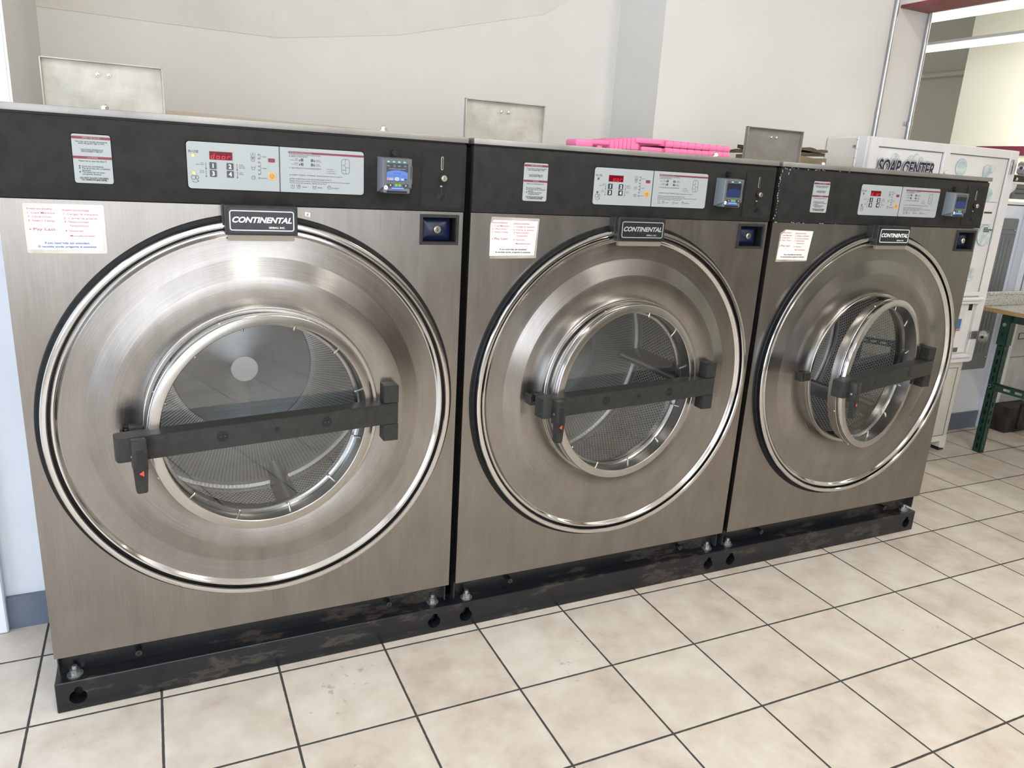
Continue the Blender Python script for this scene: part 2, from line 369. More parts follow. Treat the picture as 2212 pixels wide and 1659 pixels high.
    def mesh(s, name, sharp=35):
        me = bpy.data.meshes.new(name); bmesh.ops.recalc_face_normals(s.bm, faces=[f for f in s.bm.faces]) if s.recalc else None
        s.bm.to_mesh(me); s.bm.free()
        for m in s.mats: me.materials.append(M[m])
        try: me.set_sharp_from_angle(angle=math.radians(sharp))
        except Exception: pass
        return me
    recalc = False
    def build(s, name, parent=None, loc=(0, 0, 0), rot=0.0, label=None):
        return link(name, s.mesh(name), parent, loc, rot, label)
def link(name, me, parent=None, loc=(0, 0, 0), rot=0.0, label=None):
    o = bpy.data.objects.new(name, me); COL.objects.link(o); o.parent = parent; o.location = loc; o.rotation_euler = (0, 0, rot)
    if label: o['label'] = label
    return o
def rr_pts(x0, x1, z0, z1, r, seg=5):
    p = []
    for cx, cz, a in ((x1-r, z1-r, 0), (x0+r, z1-r, 90), (x0+r, z0+r, 180), (x1-r, z0+r, 270)):
        for i in range(seg+1):
            t = math.radians(a+90*i/seg); p.append((cx+r*math.cos(t), cz+r*math.sin(t)))
    return p
_g = {}
def glyphs(txt, bold, shear):
    key = (txt, bold, shear); big = 8 if txt in ('SOAP CENTER', 'CONTINENTAL') else 2
    if key in _g: return _g[key]
    c = bpy.data.curves.new('t', 'FONT'); c.body = txt; c.size = 1; c.resolution_u = big; c.offset = bold; c.shear = shear; c.fill_mode = 'FRONT'
    o = bpy.data.objects.new('t', c); COL.objects.link(o); dg = bpy.context.evaluated_depsgraph_get(); dg.update()
    me = bpy.data.meshes.new_from_object(o.evaluated_get(dg)); r = ([(v.co.x, v.co.y) for v in me.vertices], [tuple(p.vertices) for p in me.polygons])
    bpy.data.objects.remove(o); bpy.data.curves.remove(c); bpy.data.meshes.remove(me); _g[key] = r; return r
def thing(name, label, cat, loc=(0, 0, 0), group=None, rot=0):
    o = bpy.data.objects.new(name, None); COL.objects.link(o); o.location = loc; o.rotation_euler = (0, 0, rot); o.empty_display_size = .1
    return tag(o, label, cat, group)
def tag(o, label, cat, group=None):
    o['label'] = label; o['category'] = cat
    if group: o['group'] = group
    return o
def struct(o): o['kind'] = 'structure'; return o
def wallbox(name, x0, x1, y0, y1, z0, z1, m):
    b = MB(); b.box(x0, x1, y0, y1, z0, z1, m); return struct(b.build(name))
def cut(me_obj, cutters):
    """boolean difference of each cutter mesh from the object, result stored as plain mesh"""
    tmp = []
    for c in cutters:
        o = c.build('cutter'); tmp.append(o); md = me_obj.modifiers.new('b', 'BOOLEAN'); md.object = o; md.operation = 'DIFFERENCE'; md.solver = 'EXACT'
    dg = bpy.context.evaluated_depsgraph_get(); dg.update()
    me = bpy.data.meshes.new_from_object(me_obj.evaluated_get(dg)); me_obj.modifiers.clear()
    for p_ in me.polygons: p_.use_smooth = False
    old = me_obj.data; me_obj.data = me
    for o in tmp: bpy.data.objects.remove(o)
    return me

# ------------------------------------------------------------------ the room
PI_T = 1.0737      # spacing of the washers
wallbox('floor', -3.2, 9.2, -5.2, 6.2, -.06, 0, 'floor')
b = MB(); b.box(-3.2, 9.2, -5.2, 6.2, 3.25, 3.3, 'ceiling'); struct(b.build('ceiling'))
b = MB(); b.box(-.012, 2.28, 1.27, 1.35, 0, 3.25, 'wall'); b.poly([(-.01, 1.840), (.35, 1.836), (.78, 1.834), (1.25, 1.90), (1.9, 2.06), (2.27, 2.3), (2.27, 3.25), (-.01, 3.25)], 1.268, 1.272, 'plaster'); struct(b.build('wall_niche'))
wallbox('wall_left', -3.2, -.0125, .47, 1.35, 0, 3.25, 'wallwhite')
wallbox('wall_niche_left', -.012, -.006, .4702, 1.27, 0, 3.25, 'wall')
b = MB(); b.box(2.28, 3.86, .92, 1.35, 0, 3.25, 'wall'); struct(b.build('wall_back'))
b = MB(); b.box(3.86, 5.022, .92, 1.12, 0, 1.37, 'wallwhite'); struct(b.build('wall_low'))
wallbox('baseboard_back', 4.28, 4.965, .908, .9195, 0, .108, 'baseb')
wallbox('baseboard_left', -.168, -.003, .456, .4695, 0, .105, 'baseb')
b = MB(); b.box(-.36, -.168, .435, .4695, .002, 2.3, 'wallwhite', .004); struct(b.build('door_1'))
b = MB(); b.box(-1.3, -.36, .445, .4695, .002, 2.25, 'wallwhite', .002); o = b.build('trim_1'); struct(o)
# beam over the opening, maroon soffit
b = MB(); b.box(3.64, 3.83, -5.0, .92, 2.275, 3.25, 'wall'); b.box(3.64, 3.83, -5.0, .92, 2.262, 2.2755, 'beam'); struct(b.build('trim_2'))
# far room
b = MB(); b.box(7.0, 7.1, -5.2, 2.97, 0, 3.25, 'wallfar'); b.box(6.96, 7.0, -5.2, 2.68, 1.762, 1.836, 'band'); struct(b.build('wall_right'))
wallbox('wall_far_right', 7.9, 8.0, 2.97, 6.2, 0, 3.25, 'walldark')
wallbox('wall_far_return', 7.1, 8.0, 2.93, 2.97, 0, 3.25, 'walldark')
wallbox('wall_far_back', 2.3, 8.0, 6.1, 6.2, 0, 3.25, 'walldark')
# shop front behind the camera: sill, piers and header around three panes, and the glazed left side
b = MB()
b.box(-3.2, 9.2, -5.2, -4.9, 0, .55, 'wall'); b.box(-3.2, 9.2, -5.2, -4.9, 2.85, 3.25, 'wall')
for x0, x1 in ((-3.2, -2.1), (-.95, -.8), (.45, .6)): b.box(x0, x1, -5.2, -4.9, .55, 2.85, 'wall')
b.box(1.75, 9.2, -5.2, -4.9, 1.3, 2.85, 'wall'); b.box(1.75, 9.2, -5.2, -4.88, .0, 1.3, 'frontdark')  # dark lower strip added out of view for darker reflections
struct(b.build('wall_front'))
b = MB(); b.box(-3.2, -3.0, -5.2, -3.6, 0, 3.25, 'wall'); b.box(-3.2, -3.0, -.2, .47, 0, 3.25, 'wall'); b.box(-3.2, -3.0, -3.6, -.2, 2.75, 3.25, 'wall')
b.box(-3.2, -3.0, -3.6, -.2, 0, .35, 'wall'); b.box(-3.15, -3.05, -1.95, -1.85, .35, 2.75, 'wallwhite'); struct(b.build('wall_side'))

# ------------------------------------------------------------------ washers
CX, CZ, XR = .5272, .7635, 1.0516
YD = -.0017    # face of printed labels on the fascia is at -.0055
def seven(b, ch, x, z, w, h, y, m, t=.0011, sl=.12):
    on = {'d': 'bcdeg', 'o': 'cdeg', 'r': 'eg', '': ''}[ch]
    P = {'a': (0, h, w, h), 'b': (w, h, w, h/2), 'c': (w, h/2, w, 0), 'd': (0, 0, w, 0), 'e': (0, 0, 0, h/2), 'f': (0, h/2, 0, h), 'g': (0, h/2, w, h/2)}
    for k in on:
        x0, z0, x1, z1 = P[k]; b.seg(x+x0+sl*z0, z+z0, x+x1+sl*z1, z+z1, t, y, m)
def tub(b, x, z, s, y, n):
    b.seg(x-s, z+s, x-.72*s, z-s, .0006, y, 'ink'); b.seg(x-.72*s, z-s, x+.72*s, z-s, .0006, y, 'ink'); b.seg(x+.72*s, z-s, x+s, z+s, .0006, y, 'ink')
    for i in range(n): b.seg(x+(i-(n-1)/2)*.0022, z-.3*s, x+(i-(n-1)/2)*.0022, z+s, .0010, y, 'ink')
    if n == 0:
        b.seg(x-s*.9, z+.4*s, x+s*.9, z+.4*s, .0004, y, 'ink'); b.seg(x-s*.85, z, x+s*.85, z, .0003, y, 'ink')
def spiral(b, x, z, r, y):
    b.arc(x, z, r, .0006, y, 'ink'); b.arc(x, z, r*.5, .0006, y, 'ink', -60, 200)
def thermo(b, x, zt, zb, y):
    b.seg(x, zt, x, zb, .0007, y, 'ink'); b.disc(x, zb, .0014, y, 'ink', n=10)

def mk_front_panel():
    b = MB(); n = 160; R0 = .509; x0, x1, z0, z1 = 0, XR, .1633, 1.2895
    angs = sorted(set([2*PI*i/n for i in range(n)] + [math.atan2(z-CZ, x-CX) % (2*PI) for x in (x0, x1) for z in (z0, z1)]))
    def outer(a):
        c, s = math.cos(a), math.sin(a); t = []
        if c > 1e-9: t.append((x1-CX)/c)
        if c < -1e-9: t.append((x0-CX)/c)
        if s > 1e-9: t.append((z1-CZ)/s)
        if s < -1e-9: t.append((z0-CZ)/s)
        k = min(t); return CX+c*k, CZ+s*k
    V = {}
    for y in (0, .02):
        for i, a in enumerate(angs):
            ox, oz = outer(a); V[i, y, 0] = b.bm.verts.new((CX+R0*math.cos(a), y, CZ+R0*math.sin(a))); V[i, y, 1] = b.bm.verts.new((ox, y, oz))
    N_ = len(angs); fs = []
    for i in range(N_):
        j = (i+1) % N_
        fs.append(b.bm.faces.new((V[i, 0, 0], V[i, 0, 1], V[j, 0, 1], V[j, 0, 0]))); fs.append(b.bm.faces.new((V[j, .02, 0], V[j, .02, 1], V[i, .02, 1], V[i, .02, 0])))
        fs.append(b.bm.faces.new((V[i, 0, 1], V[i, .02, 1], V[j, .02, 1], V[j, 0, 1]))); fs.append(b.bm.faces.new((V[j, 0, 0], V[j, .02, 0], V[i, .02, 0], V[i, 0, 0])))
    b._tag(fs, 'panel'); bmesh.ops.recalc_face_normals(b.bm, faces=b.bm.faces)
    o = b.build('front_panel'); c = MB(); c.box(.938, 1.0315, -.01, .03, 1.2105, 1.2748, 'panel'); cut(o, [c]); me = o.data; bpy.data.objects.remove(o); return me

def mk_control(kind):
    b = MB(); y = -.0062; x0, x1, z0, z1 = .3738, .7795, 1.3248, 1.4281
    b.rrect(x0-.0015, x1+.0015, z0-.0015, z1+.0015, .008, -.0045, -.003, 'black'); b.rrect(x0, x1, z0, z1, .0075, -.0058, -.003, 'label')
    b.box(.5755, .5780, -.0062, -.0055, z0, z1, 'key')
    b.text('IN USE', .3776, 1.4036, .0058, y, 'ink', w=.0213)
    lit = kind == 0
    for lz in (1.3969, 1.3587): b.disc(.387, lz, .0042, y, 'dullwhite'); b.disc(.387, lz, .0034, y-.0003, 'ledon' if lit else 'ledoff')
    b.arc(.3858, 1.3492, .0046, .0009, y, 'ink'); b.arc(.3936, 1.3492, .0046, .0009, y, 'ink', sx=.6); b.arc(.389, 1.3462, .0078, .0008, y, 'ink', 215, 325)
    b.seg(.3945, 1.3425, .3965, 1.3410, .002, y, 'ink')
    b.box(.4219, .4714, y-.0004, y+.0002, 1.3907, 1.4085, 'dispred'); ys = y-.0008
    seq = {0: 'door', 1: ' oor', 2: 'door'}[kind]; hs = .0092
    for i, ch in enumerate(seq):
        if ch != ' ':
            xx = .4250+i*.0118
            seven(b, ch, xx, 1.3932, .0062, hs+.0018, ys, 'segmentdim' if (kind == 2 and i == 1) else 'segment')
    if kind == 0: b.disc(.4695, 1.3932, .0008, ys, 'segment')
    for kx, kz, t in ((.4287, 1.3771, '1'), (.4655, 1.3771, '2'), (.4287, 1.3597, '3'), (.4655, 1.3597, '4')):
        b.rrect(kx-.0075, kx+.0075, kz-.0075, kz+.0075, .0015, y-.0006, y, 'key'); b.text(t, kx, kz-.0045, .0092, y-.0009, 'white', bold=.03, align='c')
    for tx, tz in ((.4135, 1.3834), (.4808, 1.3837), (.4135, 1.3665), (.4808, 1.3665)): thermo(b, tx, tz, tz-.0137, y)
    for t, tx, tz, al in (('HOT', .409, 1.3808, 'r'), ('White cotton', .4093, 1.3775, 'r'), ('COOL', .409, 1.3638, 'r'), ('Normal', .4093, 1.3602, 'r'), ('WARM', .485, 1.3802, 'l'), ('Color-fast', .485, 1.3768, 'l'), ('Perm Press', .485, 1.3734, 'l'), ('COLD', .485, 1.3632, 'l'), ('Delicate', .485, 1.3598, 'l')):
        b.text(t, tx, tz, .0022, y, 'ink', align=al)
    tub(b, .5168, 1.4055, .0048, y, 1); tub(b, .5168, 1.3965, .0048, y, 2); tub(b, .5168, 1.3766, .0042, y, 0); spiral(b, .5168, 1.3546, .0044, y)
    for lz in (1.4073, 1.3985, 1.3898, 1.3808, 1.372, 1.3631, 1.3541): b.disc(.5298, lz, .0021, y, 'ledoff'); b.disc(.5298, lz, .0008, y-.0003, 'label')
    for a0, a1, t, tz in ((1.4085, 1.397, 'WASH', 1.4018), (1.391, 1.362, 'RINSES', 1.3753)):
        b.seg(.5335, a0, .5335, a1, .0006, y, 'ink'); b.seg(.5335, (a0+a1)/2, .5350, (a0+a1)/2, .0005, y, 'ink'); b.text(t, .5372, tz, .0024, y, 'ink')
    b.text('EXTRACT', .5332, 1.3528, .0026, y, 'ink', w=.0145)
    b.rrect(.5509, .5662, 1.3915, 1.4002, .002, y-.0004, y, 'maroon'); b.rrect(.5509, .5663, 1.3515, 1.3672, .002, y-.0006, y, 'orange')
    b.arc(.5586, 1.3594, .0052, .0007, y-.0009, 'ink')
    for a, c in (((-.0035, .002), (.0035, .002)), ((-.0035, .002), (0, -.0042)), ((.0035, .002), (0, -.0042))): b.seg(.5586+a[0], 1.3594+a[1], .5586+c[0], 1.3594+c[1], .0007, y-.0009, 'ink')
    # operating instructions
    b.box(.5978, .7795, y-.0003, y, 1.4150, 1.4195, 'maroon'); b.text('OPERATING INSTRUCTIONS', .5988, 1.4158, .0028, y-.0006, 'label', w=.052)
    for t, tz, w in (('A: LOAD MACHINE AND CLOSE DOOR', 1.4108, .0735), ('B: SELECT PROGRAM', 1.4068, .043), ('C: ADD PRODUCTS IN COMPARTMENTS', 1.3802, .076), ('D: INSERT COIN(S) / TOKEN(S)  Display indicates amount required', 1.3642, .1270), ('AFTER 30 SECONDS, THE WASH PROGRAM STARTS', 1.3550, .0995), ('Display shows the number of minutes remaining up to the end of the program', 1.3505, .146), ('At the end of the program, display shows End', 1.3460, .087)):
        b.text(t, .5990, tz, .0028, y, 'ink', w=w)
    for kx, kz, t in ((.6292, 1.4008, '1'), (.6530, 1.4008, '2'), (.6292, 1.3908, '3'), (.6530, 1.3908, '4')):
        b.box(kx-.0028, kx+.0028, y-.0003, y, kz-.0030, kz+.0030, 'key'); b.text(t, kx, kz-.0017, .0036, y-.0006, 'label', align='c')
    for t, tx, tz, al in (('HOT', .620, 1.4018, 'r'), ('White cotton', .620, 1.3988, 'r'), ('WARM', .620, 1.3918, 'r'), ('Perm Press', .620, 1.3888, 'r'), ('WARM', .662, 1.4008, 'l'), ('Color-fast', .662, 1.3978, 'l'), ('COLD', .662, 1.3908, 'l'), ('Delicates', .662, 1.3878, 'l'), ('2  Detergent', .687, 1.3815, 'l'), ('3  Liquid bleach', .687, 1.3768, 'l'), ('4  Liquid softener', .687, 1.3722, 'l')): b.text(t, tx, tz, .0021, y, 'ink', align=al, sx=1.1)
    for tx in (.6235, .6585): thermo(b, tx, 1.4028, 1.3992, y); thermo(b, tx, 1.3930, 1.3894, y)
    b.frame(.7238, .7439, 1.3735, 1.4085, .0006, y-.0002, y, 'ink', .006)
    for q in ((.7335, 1.4085, .7335, 1.397), (.7238, 1.394, .7305, 1.394), (.7305, 1.394, .7335, 1.397), (.7305, 1.394, .7345, 1.388), (.7345, 1.388, .7439, 1.388), (.7345, 1.388, .7345, 1.3735), (.7238, 1.3825, .7345, 1.3825)): b.seg(*q, .0006, y, 'ink')
    tub(b, .6060, 1.3388, .0044, y, 1); tub(b, .6205, 1.3388, .0044, y, 2); b.text('WASH', .6290, 1.3365, .0027, y, 'ink'); tub(b, .6579, 1.3388, .0040, y, 0); b.text('RINSES', .6655, 1.3365, .0027, y, 'ink')
    spiral(b, .6935, 1.3393, .0042, y); b.text('EXTRACT', .7005, 1.3365, .0029, y, 'ink')
    return b.mesh('control_label')

def mk_warning():
    b = MB(); y = -.0062; b.rrect(.1475, .2240, 1.3258, 1.4295, .006, -.0045, -.003, 'black'); b.rrect(.1488, .2230, 1.3268, 1.4282, .005, -.0058, -.003, 'label')
    for z in (1.4185, 1.3777): b.box(.1490, .2228, y-.0003, y, z, z+.0052, 'maroon')
    b.text('OPEN THE DOOR', .186, 1.4194, .0033, y-.0006, 'label', w=.034, align='c'); b.text('CAUTION!', .186, 1.3786, .0033, y-.0006, 'label', w=.019, align='c')
    for t, x, z, w, h, bo in (('Turn the door handle downwards', .186, 1.4117, .061, .0032, .01), ('when the green light is ON.', .186, 1.4080, .050, .0032, .01), ('CAUTION! INTERLOCK', .186, 1.3950, .043, .0032, .01), ('WITH SAFETY DELAY.', .186, 1.3913, .041, .0032, .01), ('Never try to open the door if:', .186, 1.3717, .053, .0032, .01), ('DO NOT ALLOW CHILDREN', .186, 1.3362, .054, .0034, .03), ('TO OPERATE MACHINE.', .186, 1.3322, .049, .0034, .03)): b.text(t, x, z, h, y, 'ink', w=w, align='c', bold=bo)
    for t, z, w, dot in (('Cycle has not finished.', 1.3605, .042, 1), ('The drum has not completely', 1.3564, .054, 1), ('stopped.', 1.3523, .017, 0), ('The water has not been', 1.3484, .043, 1), ('completely drained.', 1.3443, .036, 0)):
        b.text(t, .1640, z, .0032, y, 'ink', w=w, bold=.01)
        if dot: b.disc(.1600, z+.0016, .0015, y, 'ink', n=10)
    return b.mesh('warning_label')

def mk_notice(kind):
    """laminated instruction sheet, one mesh: sleeve, paper, print"""
    b = MB(); y = -.0022
    pw = 'paper' if kind == 0 else 'paperwhite'
    if kind == 0: b.rrect(.0455, .1985, 1.1745, 1.2805, .004, -.0008, 0, 'sleeve'); b.box(.0485, .1920, -.0016, -.0005, 1.1822, 1.2735, pw)
    elif kind == 1: b.poly([(.062, 1.1665), (.205, 1.169), (.209, 1.279), (.062, 1.281), (.058, 1.25)], -.0008, 0, 'sleeve'); b.poly([(.0600, 1.1745), (.198, 1.1765), (.204, 1.2715), (.068, 1.2725), (.0600, 1.262)], -.0016, -.0005, pw)
    else: b.poly([(.036, 1.160), (.176, 1.163), (.176, 1.262), (.060, 1.268), (.040, 1.255)], -.0008, 0, 'sleeve'); b.poly([(.0385, 1.168), (.1740, 1.1665), (.1850, 1.2640), (.062, 1.2662), (.044, 1.250)], -.0016, -.0005, pw)
    dx, dz, k = ((0, 0, 1), (.011, -.004, .98), (-.012, -.012, .96))[kind]
    def X(x): return (x-.05)*k+.05+dx
    bi = 'blueink' if kind == 0 else 'ink'
    rows = [('Instructions', .0530, 1.2675, .046, .0045), ('1. Load Machine', .0530, 1.2590, .051, .0038), ('2. Close Door', .0530, 1.2508, .045, .0038), ('3. Select Temp', .0530, 1.2425, .049, .0038), ('4.', .0530, 1.2235, .006, .0036), ('Pay Last', .0615, 1.2235, .041, .0058),
            ('Instrucciones', .1194, 1.2660, .0498, .0045), ('1. Cargar la máquina', .1200, 1.2578, .0665, .0038), ('2. Cerrar la puerta', .1200, 1.2490, .064, .0038), ('3. Seleccionar', .1200, 1.2412, .048, .0038), ('Temperatura', .1295, 1.2330, .037, .0038), ('4. Insertar', .1200, 1.2218, .037, .0038), ('Moneda/tarjeta', .1290, 1.2112, .047, .0038)]
    for t, x, z, w, h in rows:
        if kind == 2 and t == 'Instructions': t, x, w = 'structions', x+.010, w*.8
        b.text(t, X(x), z+dz, h, y, 'redink', w=w*k, bold=.008)
    b.text('If you need help ask attendant.', X(.0797), 1.1950+dz, .0042, y, bi, w=.086*k, bold=.022); b.text('Si necesita ayuda, pregunte al asistente.', X(.0666), 1.1872+dz, .0042, y, bi, w=.112*k, bold=.022)
    return b.mesh('instruction_sheet')

def mk_badge(kind):
    b = MB(); x0, x1, z0, z1, yf = .4453, .6096, 1.2247, 1.2927, -.0455; ink = 'white' if kind != 1 else 'dullwhite'
    b.box(x0, x1, yf, -.001, z0, z1, 'charpaint', .0015)
    b.box(x0-.004, x0+.002, -.03, 0, z0+.02, z1+.001, 'charpaint', .001)
    b.poly([(x0+.006, 1.2247), (x0+.006, 1.2125), (x0+.008, 1.2108), (x1-.0095, 1.2115), (x1-.0075, 1.2130), (x1-.0075, 1.2247)], yf+.003, yf+.014, 'tan')
    b.rrect(x0+.006, x1-.006, z0+.0045, z1-.005, .008, yf-.003, yf, 'badge', .0008)
    b.frame(.4552, .6005, 1.2352, 1.2815, .0021, yf-.0036, yf-.003, ink, .006)
    b.text('CONTINENTAL', .4612, 1.2542, .0125, yf-.0036, ink, w=.1340, bold=.035, shear=.32)
    b.text('GIRBAU, INC.', .5420, 1.2412, .0040, yf-.0036, ink, w=.037, bold=.03, shear=.1)
    return b.mesh('brand_badge')

def mk_lockbox():
    b = MB(); x0, x1, z0, z1 = .9304, 1.0391, 1.2028, 1.2824
    b.frame(x0, x1, z0, z1, .0075, -.004, .022, 'charpaint', .001)
    b.box(x0+.007, x1-.007, .045, .05, z0+.007, z1-.007, 'black')
    for q in ((x0+.0075, x0+.009, z0, z1), (x1-.009, x1-.0075, z0, z1)): b.box(q[0], q[1], 0, .045, z0+.008, z1-.008, 'black')
    for za, zb in ((z0+.007, z0+.0085), (z1-.0085, z1-.007)): b.box(x0+.008, x1-.008, 0, .045, za, zb, 'black')
    # navy pyramid plate
    X0, X1, Z0, Z1 = x0+.010, x1-.0165, z0+.010, z1-.010; cx, cz = (X0+X1)/2, (Z0+Z1)/2; f = .020
    A = [b.bm.verts.new(p) for p in ((X0, .022, Z0), (X1, .022, Z0), (X1, .022, Z1), (X0, .022, Z1))]; B = [b.bm.verts.new(p) for p in ((cx-f, .010, cz-f*.55), (cx+f, .010, cz-f*.55), (cx+f, .010, cz+f*.55), (cx-f, .010, cz+f*.55))]
    fs = [b.bm.faces.new((A[i], A[(i+1) % 4], B[(i+1) % 4], B[i])) for i in range(4)]+[b.bm.faces.new(B)]; b._tag(fs, 'blue')
    b.box(X0, X1, .022, .045, Z0, Z1, 'blue')
    b.cyl((cx, .010, cz), (cx, .003, cz), .0098, 'nickel', seg=28, bevel=.001); b.cyl((cx, .003, cz), (cx, .0015, cz), .0072, 'nickel', seg=24); b.box(cx-.0008, cx+.0008, .0008, .003, cz-.0038, cz+.0028, 'black'); b.cyl((cx, .003, cz-.0018), (cx, .0007, cz-.0018), .0016, 'black', seg=10)
    return b.mesh('lock_box')

def mk_reader(kind):
    b = MB(); x0, x1, z0, z1, yf = .8155, .8935, 1.3380, 1.4175, -.043
    # wedge-shaped housing: wider at the back
    pb = [(.8140, 1.3345), (.8945, 1.3345), (.8945, 1.4200), (.8140, 1.4200)]; pf = [(.8170, 1.3470), (.8935, 1.3470), (.8935, 1.4175), (.8170, 1.4175)]
    A = [b.bm.verts.new((x, -.003, z)) for x, z in pb]; B = [b.bm.verts.new((x, yf+.004, z)) for x, z in pf]
    C = [b.bm.verts.new((x+dx, yf, z+dz)) for (x, z), (dx, dz) in zip(pf, ((.003, .002), (-.003, .002), (-.003, -.003), (.003, -.003)))]
    D = [b.bm.verts.new(p) for p in ((.8170, yf+.012, 1.3335), (.8935, yf+.012, 1.3335))]
    fs = [b.bm.faces.new(q) for q in ((B[0], B[3], A[3], A[0]), (B[2], B[1], A[1], A[2]), (B[3], B[2], A[2], A[3]), (A[0], A[1], B[1], B[0]))]
    fs += [b.bm.faces.new((B[i], B[(i+1) % 4], C[(i+1) % 4], C[i])) for i in range(4)]; b._tag(fs, 'greyplastic'); b._tag([b.bm.faces.new(C)], 'greyface')
    b.box(.8215, .8895, yf+.004, -.004, 1.3335, 1.3480, 'greyplastic', .002); b.box(.829, .882, yf+.0025, yf+.006, 1.3350, 1.3395, 'black', .001)
    y = yf-.0006; lit = kind == 0
    for i in range(4): b.poly([(.8290+i*.0138, 1.4076), (.8290+i*.0138, 1.4110), (.8340+i*.0138, 1.4105), (.8352+i*.0138, 1.4093), (.8340+i*.0138, 1.4080)], y, yf, 'greenled' if lit else ('greenled' if kind == 1 and i % 2 else 'ink'))
    b.box(.8268, .8822, yf-.0003, yf+.001, 1.3634, 1.4052, 'black'); bg, fg = ('screengrey', 'screenblue') if lit else ('screendark', 'screendim')
    b.box(.8273, .8817, y, yf, 1.3640, 1.4046, bg)
    pts = [(.8274, 1.3641), (.8816, 1.3641)]+[(.8816-.0542*i/10, 1.3845+.0052*math.sin(PI*i/10)) for i in range(11)]; b.poly(pts, y-.0003, y, fg)
    if lit:
        yy = y-.0006
        b.text('Pay', .8303, 1.3985, .0028, yy, 'screenwhite'); b.text('pay', .8560, 1.3985, .0030, yy, 'screenwhite', w=.007); b.arc(.8470, 1.3997, .0022, .0005, yy, 'screenwhite'); b.disc(.8288, 1.3998, .0010, yy, 'screenwhite', n=10); b.text('Pay', .8720, 1.3985, .0028, yy, 'screenwhite')
        b.text('PAYMENTS MADE EASY', .8545, 1.3915, .0020, yy, 'screenwhite', w=.043, align='c')
        b.text('$10.00', .8545, 1.3800, .0038, yy, 'screenink', w=.0165, align='c'); b.text('Use Coin Or Card', .8545, 1.3745, .0034, yy, 'screenink', w=.046, align='c')
        b.box(.8285, .8360, yy, yy+.0003, 1.3655, 1.3705, 'screenwhite'); b.disc(.8315, 1.3680, .0019, yy-.0003, 'red'); b.disc(.8337, 1.3680, .0017, yy-.0003, 'orange')
        b.box(.8370, .8440, yy, yy+.0003, 1.3655, 1.3705, 'screenwhite'); b.text('VISA', .8405, 1.3667, .0022, yy-.0003, 'screenink', align='c', w=.0055)
        b.disc(.8535, 1.3685, .0046, yy, 'screenwhite', sx=1.3); b.text('))', .8535, 1.3672, .003, yy-.0003, 'screenink', align='c'); b.box(.8640, .8715, yy, yy+.0003, 1.3655, 1.3700, 'screenwhite'); b.box(.8725, .8800, yy, yy+.0003, 1.3655, 1.3700, 'screenink')
    for i, (cx_, mm) in enumerate(((.8362, 'ink'), (.8562, 'greenkey'), (.8762, 'ink'))): b.rrect(cx_-.0075, cx_+.0075, 1.3500, 1.3565, .0020, yf-.0015, yf, mm, .0003); b.disc(cx_, 1.3603, .0008, y, 'black', n=8)
    b.text('<', .8370, 1.3508, .0048, yf-.0018, 'white', align='c', bold=.03); b.text('>', .8765, 1.3508, .0048, yf-.0018, 'white', align='c', bold=.03); b.arc(.8562, 1.3532, .0020, .0008, yf-.0018, 'ink')
    b.box(.8412, .8715, yf-.0012, yf+.004, 1.3445, 1.3470, 'bluelight', .0004)
    b.disc(.8255, 1.3470, .0052, yf-.0016, 'white'); [b.seg(*q, .0007, yf-.0019, 'ink') for q in ((.8228, 1.3485, .8240, 1.3455), (.8252, 1.3485, .8240, 1.3455), (.8258, 1.3482, .8258, 1.3458), (.8275, 1.3478, .8268, 1.3462))]
    b.box(.8890, .8905, yf-.0004, yf+.002, 1.3710, 1.4000, 'black'); b.box(.8930, .8965, yf+.008, -.012, 1.3560, 1.4010, 'greyplastic', .001)
    return b.mesh('card_reader')

def mk_coin():
    b = MB(); b.rrect(.9292, 1.0430, 1.2998, 1.4502, .007, -.0050, -.003, 'black'); b.rrect(.9306, 1.0416, 1.3012, 1.4488, .006, -.0062, -.003, 'fascia', .0005)
    b.rrect(.9825, .9888, 1.3955, 1.4295, .003, -.0074, -.005, 'nickel', .0005); b.rrect(.9838, .9872, 1.3985, 1.4275, .0015, -.0078, -.005, 'black')
    x, z = .9885, 1.3752; b.cyl((x, -.006, z), (x, -.010, z), .0105, 'black', seg=28); b.cyl((x, -.010, z), (x, -.019, z), .0078, 'nickel', seg=28, bevel=.001); b.cyl((x, -.019, z), (x, -.0205, z), .0052, 'nickel', seg=20); b.box(x-.0006, x+.0006, -.0212, -.020, z-.003, z+.003, 'black')
    b.box(.9815, .9875, -.0072, -.006, 1.3530, 1.3565, 'dullwhite', .0003); b.rrect(.9825, .9870, 1.3330, 1.3540, .0008, -.0070, -.005, 'black')
    b.rrect(.9725, 1.0000, 1.3195, 1.3345, .0008, -.0072, -.005, 'black'); b.poly([(.981, 1.3200), (.9955, 1.3245), (.9955, 1.3330), (.988, 1.3330)], -.0095, -.0070, 'blackgloss', None, .0008)
    return b.mesh('coin_panel')

